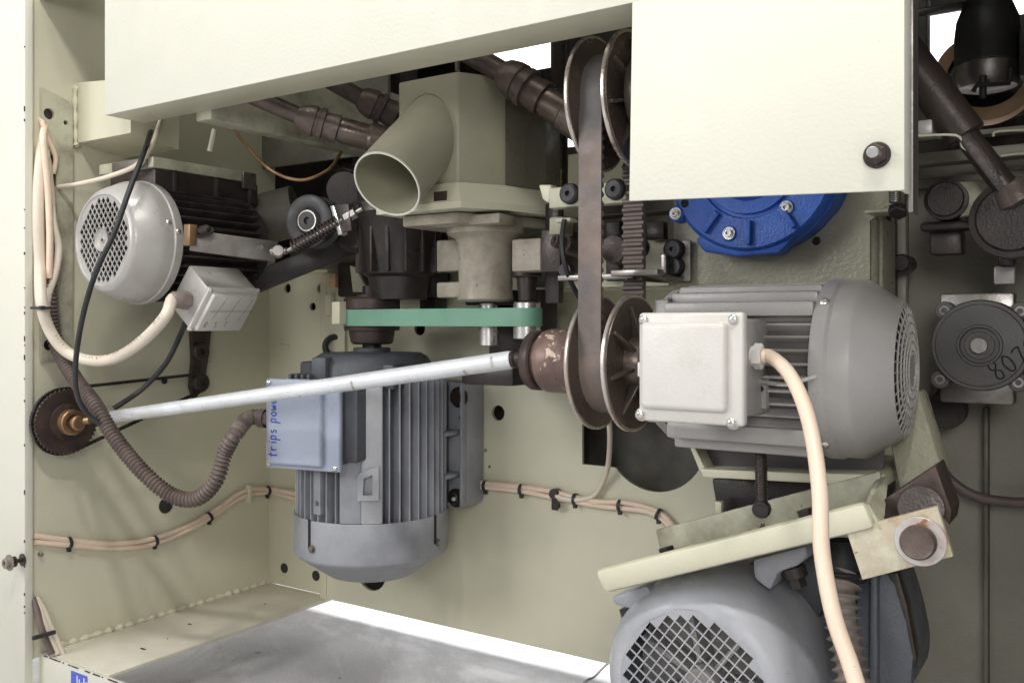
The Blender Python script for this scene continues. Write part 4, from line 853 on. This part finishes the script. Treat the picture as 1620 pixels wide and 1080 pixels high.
# ================================================================== DRIVE SHAFTS WITH JOINTS UNDER THE BEAM
def shaft(label, a, b, c, d, r, grp='cardan shafts under the top beam', end='sheave'):
    T = thing('drive_shaft', label, 'drive shaft', a, grp); ax_ = (b-a).normalized()
    g = G(); g.cyl(a, b, r*.9, seg=20); obj('shaft_tube', g, 'shaftb', T)
    g = G(); L = (c-b).length; ax2 = (c-b).normalized()
    g.lathe([(-.01, r*.8), (0, r*1.3), (L*.2, r*1.55), (L*.35, r*1.6), (L*.37, r*1.45), (L*.45, r*1.45), (L*.47, r*1.62), (L*.6, r*1.62), (L*.62, r*1.3), (L*.8, r*1.4), (L, r*1.45), (L, 0)], b, ax2, 28); obj('joint_sleeve', g, 'shaftb', T)
    g = G(); ax3 = (d-c).normalized(); L3 = (d-c).length; g.lathe([(0, 0), (0, r*1.2), (L3*.1, r*1.35), (L3*.5, r*1.3), (L3*.55, r*1.55), (L3, r*1.55), (L3, 0)], c, ax3, 28); obj('fork_end', g, end, T)
    return T
shaft('brown shaft with joint left of the duct, nearest the cross beam', P(345, 128, 1.31), P(478, 186, 1.34), P(535, 205, 1.35), P(625, 228, 1.37), .0145)
shaft('brown shaft running down to a joint directly left of the hopper', P(440, 80, 1.36), P(575, 158, 1.42), P(628, 184, 1.43), P(665, 200, 1.44), .015)
shaft('thick brown shaft to the right of the hopper ending at the upper pulley', P(680, 48, 1.30), P(800, 118, 1.26), P(862, 158, 1.24), P(925, 198, 1.22), .0170, end='sheave')
g = G(); g.tube([P(885, 60, 1.36), P(885, 300, 1.40)], .013, 12, 1); obj('inner_column', g, 'dark', None, 'dark column between shaft joint and upper pulley', 'column')
g = G(); g.tube([P(724, 95, 1.3), P(724, 112, 1.3)], .004, 10, 1); obj('hopper_bolt', g, 'zinc', None, 'small bright bolt standing on top of the hopper', 'bolt')
# ================================================================== SMALL PARTS BETWEEN HOPPER AND MOUNTING PLATE
FB = thing('crossing_bar', 'chipped cream frame bar with black knobs crossing behind the flat belt', 'frame bar', P(900, 320, 1.24))
ya = 1.00
g = G(); g.box(PY(868, 330, ya), PY(990, 286, ya)+Vector((0, .02, 0)), .002); obj('bar', g, 'cream_dirty', FB)
for x, y in ((903, 307), (975, 300)):
    p = PY(x, y, ya-.0005); g = G(); g.lathe([(0, 0), (0, .0135), (.007, .0125), (.009, .010), (.009, .0035), (.004, .003), (.004, 0)], p, -Y_, 24); obj('knob', g, 'black', FB)
g = G(); g.prism([PY(851, 292, ya+.01), PY(872, 292, ya+.01), PY(868, 322, ya+.01), PY(858, 316, ya+.01)], (0, .02, 0), .003); obj('cream_tab', g, 'cream', FB)
g = G(); a = PY(876, 380, 1.0); g.cyl(a, PY(925, 398, 1.04), .0085, seg=18, bev=.001); g.cyl(PY(893, 386, 1.01), PY(925, 398, 1.04), .0115, seg=18, bev=.001); g.cyl(a+Vector((-.001, -.001, .0)), a, .0045); obj('tube_stub', g, 'darkb', FB)
g = G(); g.box(PY(868, 372, 1.03), PY(890, 342, 1.03)+Vector((0, .03, 0)), .003); g.box(PY(878, 352, 1.0), PY(902, 344, 1.0)+Vector((0, .02, 0)), .001); obj('clip_block', g, 'cream_dirty', FB)
g = G(); g.box(PY(868, 348, 1.1), PY(1060, 332, 1.1)+Vector((0, .04, 0)), .002); obj('cross_bar', g, 'rustdark', FB)
g = G(); g.box(PY(882, 456, 1.12), PY(1058, 378, 1.12)+Vector((0, .004, 0)), .001); obj('cream_plate', g, 'cream', FB)
for a_, b__ in (((958, 445), (980, 350)), ((1022, 380), (1050, 350)), ((862, 480), (884, 320))):
    g = G(); g.box(PY(*a_, 1.10), PY(*b__, 1.10)+Vector((0, .015, 0)), .002); obj('dark_post', g, 'dark', FB)
g = G(); g.lathe([(0, 0), (0, .020), (.01, .018), (.01, 0)], PY(975, 395, 1.08), -Y_, 20); g.lathe([(0, 0), (0, .016), (.012, .014), (.012, 0)], PY(1010, 392, 1.075), -Y_, 20); obj('bushing', g, 'darkb', FB)
g = G(); g.tube([PY(893, 348, .995), PY(889, 380, .985), (PY(893, 415, .985)), PY(905, 450, 1.0), PY(925, 485, 1.03)], .0034, 8, 8); obj('black_lead', g, 'black', None, 'short black lead curving down beside the flat belt', 'cable')
g = G(); p = PY(900, 428, 1.05); g.lathe([(0, 0), (0, .010), (.012, .009), (.012, 0)], p, -Y_, 20); obj('black_button', g, 'black', FB)
BR = thing('belt_guard_bracket', 'bent steel strip crossing behind the flat belt to two black bolts', 'bracket', PY(970, 438, 1.02))
yb_ = .99
g = G(); g.box(PY(882, 444, yb_), PY(1000, 432, yb_)+Vector((0, .02, 0)), .001); g.box(PY(966, 437, yb_-.03), PY(1040, 425, yb_-.03)+Vector((0, .018, 0)), .001)
g.prism([PY(990, 433, yb_), PY(990, 444, yb_), PY(1058, 448, 1.03), PY(1075, 440, 1.03), PY(1040, 430, yb_)], (0, .02, 0), .001); g.box(PY(1045, 442, 1.02), PY(1053, 402, 1.02)+Vector((0, .012, 0)), .001); obj('strip', g, 'steel', BR)
g = G(); g.box(PY(1056, 446, 1.045), PY(1092, 380, 1.045)+Vector((0, .006, 0)), .001); obj('bolt_plate', g, 'steel', BR)
for y in (395, 422):
    p = PY(1069, y, 1.0445); g = G(); g.lathe([(0, 0), (0, .0125), (.010, .012), (.012, .010), (.012, .0055), (.0125, .0055), (.0125, .003), (.009, .003), (.009, 0)], p, -Y_, 24); obj('black_bolt', g, 'black', BR)
# ================================================================== CABLES AND HOSES ON THE LEFT
gle = gl+gd*.026
g = G(); g.tube([gle-gd*.01, gle, P(262, 500, 1.33), P(230, 535, 1.36), P(190, 563, 1.40), P(150, 571, 1.425), P(108, 558, 1.435), P(80, 525, 1.425), P(66, 480, 1.415), PX(63, 420, -1.42), PX(61, 350, -1.42), PX(62, 290, -1.42), PX(66, 240, -1.424), PX(70, 222, -1.434), PX(76, 212, -1.46)], .0088, 16, 10)
cb = obj('power_cable', g, 'cablew', None, 'thick cream cable from the upper left motor sagging down and up the left wall', 'cable')
pa = cb and g.path if False else None
g = G()
cpath = [P(262, 500, 1.33), P(230, 535, 1.36), P(190, 563, 1.40), P(150, 571, 1.425)]
k = 0
for a, b in ((P(255, 498, 1.318), P(240, 514, 1.33)), (P(222, 532, 1.35), P(200, 549, 1.375)), (P(186, 556, 1.385), P(166, 563, 1.40)), (P(152, 566, 1.413), P(124, 563, 1.418)), (P(104, 550, 1.42), P(84, 526, 1.412))):
    n = 5
    for i in range(n):
        p = a.lerp(b, i/n); d = (b-a).normalized(); n_ = ray(200, 500).cross(d).normalized()
        g.tube([p-n_*.0016, p+n_*.0016+d*(.001 if i % 2 else -.0012)], .00045, 4, 1)
obj('cable_print', g, 'print', cb, kind='stuff')
g = G(); g.tube([PX(64, 185, -1.44), PX(68, 198, -1.425), PX(76, 222, -1.424), PX(88, 250, -1.424), PX(84, 275, -1.426)], .0042, 10, 8); obj('thin_cable', g, 'cable', None, 'thin beige cable curling at the top of the wiring strip', 'cable')
g = G(); g.tube([P(262, 165, 1.50), P(250, 205, 1.43), P(238, 235, 1.40), P(215, 262, 1.40), P(170, 280, 1.43), P(125, 291, 1.46), PX(92, 296, -1.425)], .0038, 10, 8); obj('thin_cable', g, 'cablew', None, 'thin cream cable from the slide rail to the wiring strip', 'cable')
g = G(); g.tube([PX(72, 230, -1.44), PX(73, 245, -1.42), PX(76, 260, -1.42), PX(80, 300, -1.42), PX(84, 350, -1.41), PX(93, 390, -1.41), PX(88, 430, -1.41), PX(76, 470, -1.415), PX(72, 520, -1.42)], .0058, 12, 8); obj('power_cable', g, 'cablew', None, 'cream cable bulging to the right on the wiring strip', 'cable')
g = G(); g.tube([PX(72, 195, -1.44), PX(68, 215, -1.41), PX(70, 240, -1.405), PX(76, 300, -1.405), PX(79, 380, -1.405), PX(78, 440, -1.41)], .0052, 12, 8); obj('power_cable', g, 'cable', None, 'straight tan cable in the middle of the wiring strip', 'cable')
g = G(); p = P(66, 487, 1.408); g.box(p+Vector((-.012, -.012, -.002)), p+Vector((.012, .008, .002)), .001); g.box(p+Vector((.012, -.012, -.003)), p+Vector((.018, -.004, .003)), .001); obj('cable_tie', g, 'black', cb)
# corrugated hoses
def corr(name, pts, r, pitch, depth, m, label, cat='hose'):
    g = G(); st = pitch/5
    prof = [0, .55, 1, .8, .1]
    g.tube(pts, r, 18, 12, step=st, rf=lambda i, d: r-depth+depth*prof[i % 5]); return obj(name, g, m, None, label, cat)
gve = gv-vx*.022
corr('flexible_conduit', [PX(76, 420, -1.42), PX(80, 470, -1.42), PX(88, 540, -1.418), P(118, 598, 1.435), P(150, 640, 1.40), P(180, 690, 1.38), P(225, 745, 1.36), P(272, 783, 1.35), P(312, 788, 1.34), P(342, 758, 1.33), P(356, 715, 1.33), P(375, 682, 1.33), gve-vx*.02, gve+vx*.01], .0122, .0062, .0036, 'hose', 'brown ribbed conduit looping from the left wall into the blue grey motor lid box')
g = G(); g.tube([P(262, 140, 1.56), PZ(246, 185, .345), P(228, 240, 1.37), P(205, 300, 1.315), P(180, 370, 1.30), P(152, 430, 1.305), P(131, 500, 1.33), P(120, 570, 1.35), P(121, 620, 1.36), P(136, 652, 1.37), P(160, 672, 1.38)], .0039, 12, 10); obj('black_cable', g, 'black', None, 'black cable hanging in front of the silver fan cowl', 'cable')
g = G(); g.tube([P(300, 492, 1.40), P(285, 530, 1.44), P(262, 575, 1.46), P(225, 615, 1.46), P(180, 646, 1.44)], .0042, 12, 10); obj('black_cable', g, 'black', None, 'black cable curving from the tilted terminal box down to the silver rod', 'cable')
# tied twin cables along the walls
def twin(name, pts, off, r, label, tie_at, mm='cable', par=None):
    T = thing(name, label, 'cable', pts[0])
    for s in (-1, 1):
        g = G(); q = [p+Z*off*s+Vector((0, 0, .0009*math.sin(i*2.1+s))) for i, p in enumerate(pts)]; g.tube(q, r, 10, 8); obj('strand', g, mm, T)
        path = g.path if False else None
    for (p, a) in tie_at:
        g = G(); g.lathe([(-.0022, off+r*.6), (-.0022, off+r+.0012), (.0022, off+r+.0012), (.0022, off+r*.6)], p, a, 14); g.box(p+Vector((-.003, -.003, -off-r-.006)), p+Vector((.003, .003, -off-r)), .0008); obj('cable_tie', g, 'black', T)
    return T
xl = XW+.008
W1 = [(48, 852), (108, 858), (180, 863), (242, 856), (300, 834), (340, 810), (385, 781)]
p1 = [PX(54, 852, -1.4305)]+[PX(x, y, xl) for x, y in W1[1:]]+[PX(425, 776, xl), PY(446, 779, 1.262), PY(475, 786, 1.255), PY(560, 800, 1.25)]
tw = twin('cable_run', p1, .0042, .0045, 'pair of beige cables tied together along the lower left wall', [(PX(109, 858, xl), Vector((0, 1, 0))), (PX(245, 855, xl), Vector((0, 1, .1))), (PX(331, 817, xl), Vector((0, 1, .4))), (PX(423, 776, xl), Y_)])
g = G(); p = PX(393, 778, xl); g.box(p+Vector((-.006, -.004, -.02)), p+Vector((.008, .004, .014)), .002); obj('wall_clip', g, 'cream', tw)
yl = YB-.010
W2 = [(745, 765), (772, 768), (820, 772), (875, 782), (910, 790), (945, 796), (985, 799), (1025, 806), (1050, 818), (1066, 838)]
tw2 = twin('cable_run', [PY(x, y, yl) for x, y in W2], .0038, .0042, 'pair of beige cables tied along the back wall right of the vertical motor', [(PY(768, 768, yl), X_), (PY(825, 774, yl), X_), (PY(910, 789, yl), X_), (PY(981, 799, yl), X_), (PY(1042, 813, yl), Vector((1, 0, -.4)))])
g = G(); p = PY(877, 785, yl-.004); g.cyl(p+Z*.004-Y_*.004, p+Z*.004+Y_*.01, .0085, seg=16, bev=.001); g.box(p+Vector((-.006, 0, -.022)), p+Vector((.006, .003, .002)), .002); obj('wall_clip', g, 'darkb', tw2)
g = G(); p = PY(880, 799, yl-.008); g.cyl(p+Y_*.004, p, .006, seg=14, bev=.001); obj('clip_bolt', g, 'dark', tw2)
g = G(); g.tube([PY(962, 655, 1.20), PY(965, 690, 1.21), PY(962, 735, 1.235), PY(951, 768, yl), PY(935, 786, yl-.002), PY(905, 790, yl-.004), PY(880, 784, yl-.005)], .0042, 10, 10); obj('branch_cable', g, 'cablew', None, 'single cream cable dropping behind the pulley to join the cable pair', 'cable')
for i, (dx, lb) in enumerate(((0, 'leftmost of the three cable ends in the bottom left corner'), (9, 'middle one of the three cable ends in the bottom left corner'), (17, 'rightmost of the three cable ends in the bottom left corner'))):
    g = G(); g.tube([PX(53+dx*.2, 945, -1.43), PX(59+dx*.6, 966, -1.42), PX(66+dx*.9, 995, -1.412), PX(82+dx, 1034, -1.40)], .0052, 10, 6); obj('corner_cable', g, 'cablew' if i else 'hose', None, lb, 'cable', 'cable ends in the corner')
g = G(); p = PX(74, 1003, -1.398); g.box(p+Vector((-.004, -.022, -.003)), p+Vector((.002, .014, .003)), .001); obj('corner_tie', g, 'black', None, 'black tie around the cable ends in the bottom left corner', 'cable tie')
# ================================================================== LOWER RIGHT: TILTED BAR, PIVOT, MOTOR
TF = thing('tilting_motor_frame', 'cream tilted rail frame with a pivot plate, carrying the lowest motor', 'motor frame', PY(1180, 900, .9))
ya = .85; dd = (PY(1384, 836, ya)-PY(955, 939, ya)).normalized()
TL, TRr, BRr, BL = PY(939, 903, ya), PY(1367, 795, ya), PY(1384, 836, ya), PY(955, 939, ya)
g = G(); up_ = Vector((-dd.z, 0, dd.x))
if up_.z < 0: up_ = -up_
def on(a, k): return a+up_*k
g.prism([TL, TRr, BRr, BL], (0, .018, 0), .0055); obj('front_rail', g, 'cream', TF)
yb2 = .955
g = G(); q = [PY(1037, 838, yb2), PY(1392, 745, yb2), PY(1398, 798, yb2), PY(1045, 876, yb2)]; g.prism(q, (0, .006, 0), .0015); g.prism([q[3], q[2], q[2]-up_*.004, q[3]-up_*.004], (0, -.085, 0), .001); obj('rear_rail', g, 'cream_dirty', TF)
g = G(); q = [PY(1060, 869, .93), PY(1385, 800, .93), PY(1385, 808, .93), PY(1060, 877, .93)]; g.prism(q, (0, -.05, 0), .001); obj('grease_strip', g, 'rustdark', TF)
g = G(); g.prism([PY(1384, 760, .95), PY(1399, 752, .95), PY(1390, 838, ya+.005), PY(1368, 797, ya+.005)], Vector((.004, 0, 0)), .0005); obj('end_web', g, 'cream_dirty', TF)
for x, y, yy in ((1054, 868, .90), (1275, 808, .90)):
    p = PY(x, y, yy); T_ = G(); T_.lathe([(0, 0), (0, .013), (.004, .013), (.004, .009), (.012, .009), (.012, 0)], p-up_*.010, up_, 6); obj('slot_bolt', T_, 'dark', TF, ang=20)
yp = .855
q = [PY(1338, 838, yp), PY(1483, 800, yp), PY(1508, 880, yp), PY(1364, 917, yp)]
g = G(); g.prism(q, (0, .008, 0), .001); obj('pivot_plate', g, 'crust', TF)
pc = PY(1457, 855, yp-.0005); rw = (PY(1457, 815, yp).z-pc.z)*.97
g = G(); g.lathe([(0, 0), (0, rw), (.0035, rw), (.004, rw*.97), (.004, rw*.6), (.004, 0)], pc, -Y_, 48); obj('pivot_washer', g, 'ringw', TF)
g = G(); g.lathe([(.003, 0), (.003, rw*.70), (.010, rw*.70), (.0125, rw*.62), (.012, rw*.58), (.012, 0)], pc+Vector((-.001, 0, .0)), -Y_, 40); obj('pivot_pin', g, 'shaftb', TF)
g = G(); g.prism([PY(1398, 790, .90), PY(1480, 735, .90), PY(1506, 808, .90), PY(1502, 832, .90), PY(1478, 798, .90), PY(1400, 820, .90)], (0, .05, 0), .002); obj('pivot_block', g, 'rustdark', TF)
g = G(); g.cyl(PY(1457, 803, .88), PY(1457, 803, .96), .020, seg=28, bev=.001); obj('pivot_tube', g, 'darkb', TF)
g = G(); a = PY(1437, 610, 1.03); b = PY(1457, 800, .96); mid = PY(1425, 640, 1.02)
g.prism([PY(1398, 655, 1.0), PY(1452, 615, 1.0), PY(1492, 745, .96), PY(1488, 772, .96), PY(1425, 796, .96)], (0, .05, 0), .006); obj('arm', g, 'hammer', TF)
# lowest motor
QX, QZ = -.356, -.371
QM = thing('electric_motor', 'lowest grey motor at the bottom edge with a large dented fan cowl facing the viewer', 'electric motor', (QX, .95, QZ-.1), 'electric motors inside the machine')
qo = Vector((QX, 0, QZ)); dn = (Vector((0, 1, 0)))
g = G(); g.lathe([(1.0, .107), (1.0, .1115), (.980, .1120), (.955, .1120), (.948, .1108), (.925, .1105), (.902, .1085), (.884, .1025), (.872, .093), (.866, .084), (.866, .0795), (.90, .105), (1.0, .107)], qo, Y_, 80)
for v in g.bm.verts:   # dent and slight unevenness of the pressed sheet
    d = (v.co-Vector((QX-.005, .872, QZ+.082))).length; v.co.y += .004*math.exp(-(d/.018)**2)
    v.co += Vector((0, 1, 0))*.0008*noise.noise(v.co*22)
qc = obj('fan_cowl', g, 'cowlb', QM, ang=45)
g = G(); g.holed(circ(0, 0, .0825, 64), diamonds(.079, .0142, .0009), basis(X_*.98+Z*.17, Z*.98-X_*.17, -Y_, (QX, .8672, QZ)), .0018); obj('fan_grille', g, 'cowlb', qc)
g = G(); g.cyl((QX, .93, QZ), (QX, .95, QZ), .085, seg=40)
for i in range(7):
    t = 2*PI*i/7; u = Vector((math.cos(t), 0, math.sin(t))); g.box((-.003, .02, -.018), (.003, .078, .018), .001, basis(u.cross(Y_), u, Y_, (QX, .915, QZ)))
g.lathe([(.885, 0), (.885, .018), (.93, .022)], qo, Y_, 24); obj('fan', g, 'grey', qc)
g = G(); g.lathe([(1.0, 0), (1.0, .092), (1.20, .092), (1.22, .07), (1.22, 0)], qo, Y_, 48); obj('stator_body', g, 'bluedark', QM)
fins(QM, qo, Y_, .091, .107, 1.005, 1.20, 32, 'bluedark', th=.003)
for x, y in ((1322, 1042),): put(HEXZ, 'bolt', PY(x, y, .99), Vector((1, -.2, .1)), qc, .6)
g = G(); p = PY(1096, 912, .935); g.prism([p, p+Vector((.012, 0, .012)), p+Vector((.016, 0, .012)), p+Vector((.004, 0, 0))], (0, -.006, 0)); obj('cowl_notch', g, 'hole', qc)
def foot(pts, y0, dy, m='blueg'):
    g = G(); g.prism([PY(a, b, y0) for a, b in pts], (0, dy, 0), .004); return obj('foot', g, m, QM)
foot([(965, 945), (1022, 925), (1036, 945), (1020, 965), (990, 962), (972, 958)], .885, .05)
foot([(1190, 885), (1275, 862), (1278, 880), (1262, 895), (1232, 905), (1218, 935), (1192, 915)], .91, .05, 'blueg')
foot([(1218, 910), (1262, 893), (1300, 870), (1318, 940), (1290, 985), (1235, 940)], .98, .06, 'bluedark')
foot([(1022, 930), (1190, 890), (1200, 915), (1080, 930), (1050, 950)], .97, .06, 'bluedark')
for x, y, yy in ((1000, 967, .90), (1256, 905, .93)):
    p = PY(x, y, yy); g = G(); g.cyl(p+up_*.006, p-up_*.006, .013, seg=20, bev=.001); g.lathe([(0, 0), (0, .009), (.009, .009), (.009, 0)], p-up_*.006, -up_, 6); obj('foot_bolt', g, 'dark', QM, ang=20)
# dark gear casing to the right of that motor
GC = thing('gear_casing', 'dark blue grey cast casing at the lower right behind the ribbed hose', 'gear casing', P(1400, 1060, 1.06))
yg = .98
q = [PY(1352, 905, yg), PY(1405, 905, yg), PY(1418, 925, yg), PY(1436, 985, yg), PY(1447, 1040, yg), PY(1444, 1085, yg), PY(1425, 1110, yg), PY(1350, 1115, yg)]
g = G(); g.prism(q, (0, .10, 0), .008); obj('casing', g, 'bluecast', GC)
g = G(); q = [PY(1376, 900, yg-.012), PY(1388, 900, yg-.012), PY(1388, 1110, yg-.012), PY(1374, 1110, yg-.012)]; g.prism(q, (0, .02, 0), .003); obj('joint_flange', g, 'bluecast', GC)
g = G(); g.prism([PY(1404, 905, yg+.004), PY(1420, 905, yg+.004), PY(1436, 960, yg+.004), PY(1450, 1040, yg+.004), PY(1447, 1060, yg+.004), PY(1435, 1000, yg+.004)], (0, .02, 0), .002); obj('edge_web', g, 'darkb', GC)
# ribbed hose
HZ = thing('ribbed_hose', 'grey brown ribbed rubber hose hanging at the lower right beside the lowest motor', 'hose', P(1340, 1070, .92))
pts = [P(1337, 905, .93), P(1332, 935, .92), P(1334, 985, .91), P(1343, 1040, .90), P(1350, 1090, .89), P(1356, 1130, .89)]
prof = [0, .15, .5, 1, .6, .1]
g = G(); g.tube(pts, .016, 24, 12, step=.00165, rf=lambda i, d: .0125+.0062*prof[i % 6]); obj('ribbed_tube', g, 'hose2', HZ)
g = G(); g.lathe([(-.012, .017), (-.012, .022), (.01, .021), (.02, .017), (.028, .013), (.028, 0)], P(1335, 897, .935), Vector((-.03, 0, 1)), 28); g.torus(P(1335, 903, .933), Vector((-.03, 0, 1)), .020, .003, 28); obj('hose_collar', g, 'black', HZ)
# ================================================================== RIGHT HAND EDGE
DB = thing('disc_motor', 'round dark brake motor with the handwritten number 807 at the right edge', 'motor', PY(1552, 620, 1.1))
yd = 1.10; dc = PY(1552, 546, yd); Rd = (PY(1552, 474, yd).z-dc.z)
g = G(); g.lathe([(.02, 0), (.02, Rd*1.0), (-.004, Rd), (-.008, Rd*.97), (-.008, Rd*.90), (-.011, Rd*.88), (-.012, Rd*.46), (-.015, Rd*.44), (-.015, Rd*.40), (-.010, Rd*.38), (-.010, Rd*.30), (-.013, Rd*.29), (-.012, 0)], dc, Y_, 64); obj('disc_cover', g, 'disc', DB)
g = G(); g.lathe([(-.020, 0), (-.020, .008), (-.012, .0085)], dc, Y_, 24); obj('shaft_end', g, 'steel', DB)
g = G(); g.box(PY(1487, 636, yd+.035), PY(1605, 462, yd+.035)+Vector((0, .03, 0)), .003); obj('flange_plate', g, 'steel', DB)
for x, y in ((1494, 491), (1487, 600), (1611, 605), (1614, 492)):
    p = PY(x, y, yd-.0); g = G(); g.cyl(p+Y_*.02, p, .010, seg=18, bev=.001); obj('lug', g, 'disc', DB); g = G(); g.lathe([(-.001, .003), (-.001, .0055), (0, .006)], p-Y_*.0005, Y_, 16); obj('eyelet', g, 'steel', DB)
ang = math.radians(38); ex_ = X_*math.cos(ang)+Z*math.sin(ang); ey_ = Z*math.cos(ang)-X_*math.sin(ang)
g = G(); write(g, '8072', PY(1578, 603, yd-.0125), ex_, ey_, .016, .0007, adv=1.0); obj('handwriting', g, 'inkd', DB)
# diagonal tube
DT = thing('diagonal_shaft', 'thick dark brown shaft crossing diagonally at the upper right', 'drive shaft', P(1500, 170, .98))
g = G(); g.cyl(P(1385, 25, 1.0), P(1530, 216, .96), .0215, .020, 28, .002); obj('outer_tube', g, 'darkb', DT)
g = G(); g.cyl(P(1525, 209, .96), P(1606, 316, .94), .0125, seg=24, bev=.001); g.bar(P(1522, 212, .95), P(1600, 314, .935), .008, .014, .002); obj('inner_tube', g, 'darkb', DT)
g = G(); g.cyl(P(1592, 290, .94), P(1612, 318, .94), .017, .022, 24, .004); obj('fork', g, 'shaftb', DT)
# black bellows head with silver collar and tan roll
BL_ = thing('suspended_unit', 'black rounded head with silver collar hanging at the top right corner', 'machine unit', P(1560, 130, 1.1))
c0 = P(1562, 100, 1.10)
g = G(); g.lathe([(.15, .023), (.078, .023), (.070, .027), (.052, .034), (.03, .0365), (.0, .036), (-.004, .033), (-.004, 0)], c0, Z, 40); obj('rubber_body', g, 'black', BL_)
g = G(); g.lathe([(0, .035), (-.004, .038), (-.022, .037), (-.030, .032), (-.034, .018), (-.034, 0)], c0, Z, 40); obj('collar', g, 'steel', BL_)
g = G(); g.box(P(1545, 135, 1.055), P(1566, 126, 1.05)); g.tube([P(1555, 120, 1.05), P(1555, 155, 1.05)], .004, 10, 1); g.tube([P(1540, 145, 1.05), P(1545, 135, 1.045), P(1596, 132, 1.045), P(1600, 108, 1.045)], .003, 8, 1); obj('clamp', g, 'black', BL_)
rc = P(1560, 125, 1.18); g = G(); g.lathe([(-.01, .045), (-.01, .060), (.012, .062), (.014, .058), (.014, .045)], rc, -ray(1560, 125)+Z*.5, 48); obj('tan_roll', g, 'wood', None, 'tan ring shaped roll behind the black head at the upper right', 'roll')
g = G(); g.lathe([(-.02, 0), (-.02, .050), (.006, .050), (.006, 0)], rc, -ray(1560, 125)+Z*.5, 48); obj('roll_core', g, 'dark', None, 'dark round core inside the tan roll', 'roll core')
UF = thing('upper_frame_rails', 'dark green painted rails crossing the upper right opening', 'frame rails', PY(1520, 300, 1.15))
def railbox(x0, y0, x1, y1, yy, m, dpt=.03, nm='rail'):
    a = PY(x0, y1, yy); b = PY(x1, y0, yy); g = G(); g.box(a, (b.x, yy+dpt, b.z), .002); return obj(nm, g, m, UF)
railbox(1438, 170, 1720, 330, 1.45, 'dark', .02, 'gap_dark_sheet'); railbox(1438, 219, 1700, 262, 1.16, 'olive2'); railbox(1438, 262, 1700, 300, 1.20, 'olive'); railbox(1438, 196, 1700, 219, 1.22, 'olive2', .02)  # first box: dark sheet added to close bright gaps behind the rails
railbox(1448, 0, 1530, 16, 1.2, 'dark'); railbox(1438, -40, 1466, 196, 1.3, 'olive'); railbox(1612, 28, 1700, 120, 1.2, 'dark')
g = G(); g.box(PY(1438, 217, 1.05), PY(1475, 188, 1.05)+Vector((0, .03, 0)), .002); wb = obj('white_bracket', g, 'silverp', UF)
for y in (200, 215): p = PY(1445, y, 1.0495); g = G(); g.cyl(p, p-Y_*.0006, .003, seg=12); obj('slot', g, 'hole', wb)
g = G(); g.tube([PY(1438, 216, 1.045), PY(1512, 214, 1.045), PY(1522, 232, 1.05), PY(1535, 240, 1.05)], .0014, 6, 4); obj('bright_edge', g, 'cream', UF)
g = G(); g.tube([PY(1572, 216, 1.15), PY(1580, 208, 1.15), PY(1660, 205, 1.15)], .0015, 6, 4); obj('bright_edge', g, 'cream', UF)
g = G(); g.tube([PY(1583, 247, 1.15), PY(1620, 243, 1.15), PY(1660, 242, 1.15)], .0015, 6, 4); obj('bright_edge', g, 'cream', UF)
CR_ = thing('roller_carrier', 'dark oily roller carrier with a cream patch at the right edge below the rails', 'carrier', PY(1550, 400, 1.15))
def cbx(x0, y0, x1, y1, yy, m, nm, dpt=.03, bev=.004):
    a = PY(x0, y1, yy); b = PY(x1, y0, yy); g = G(); g.box(a, (b.x, yy+dpt, b.z), bev); return obj(nm, g, m, CR_)
cbx(1490, 282, 1580, 345, 1.10, 'cream_dirty', 'cream_block'); cbx(1455, 345, 1570, 366, 1.10, 'dark', 'base_bar'); cbx(1470, 362, 1522, 404, 1.12, 'darkb', 'square_block')
for x, y, r, yy, m in ((1495, 315, .022, 1.085, 'dark'), (1600, 345, .040, 1.06, 'dark'), (1425, 416, .011, 1.15, 'dark')):
    p = PY(x, y, yy); g = G(); g.lathe([(0, 0), (0, r*.8), (.003, r*.86), (.004, r), (.04, r), (.04, 0)], p, Y_, 36); obj('roller', g, m, CR_)
cbx(1578, 388, 1606, 422, 1.11, 'dark', 'stem', .03); cbx(1572, 420, 1606, 450, 1.15, 'silverp', 'square_nut', .02, .002)
cbx(1400, 330, 1416, 480, 1.17, 'darkb', 'edge_strip', .02); cbx(1416, 330, 1434, 620, 1.19, 'olive2', 'inner_strip', .02)
g = G(); p = PY(1590, 640, YB-.03)
g.tube([PY(1480, 610, 1.21), PY(1474, 690, 1.21), PY(1492, 745, 1.21), PY(1530, 778, 1.21), PY(1580, 792, 1.21), PY(1680, 798, 1.21)], .0062, 10, 10); obj('curved_pipe', g, 'hose', None, 'dull brown pipe curving along the wall at the right edge', 'pipe')
g = G(); g.box(PY(1556, 1200, 1.22), PY(1563, 645, 1.22)+Vector((0, .02, 0)), .001); obj('door_edge', g, 'olive', H)
g = G(); p = PY(1495, 650, 1.2); g.lathe([(0, 0), (0, .022), (.03, .022), (.03, 0)], p, Y_, 20); obj('wall_knob', g, 'dark', CR_)
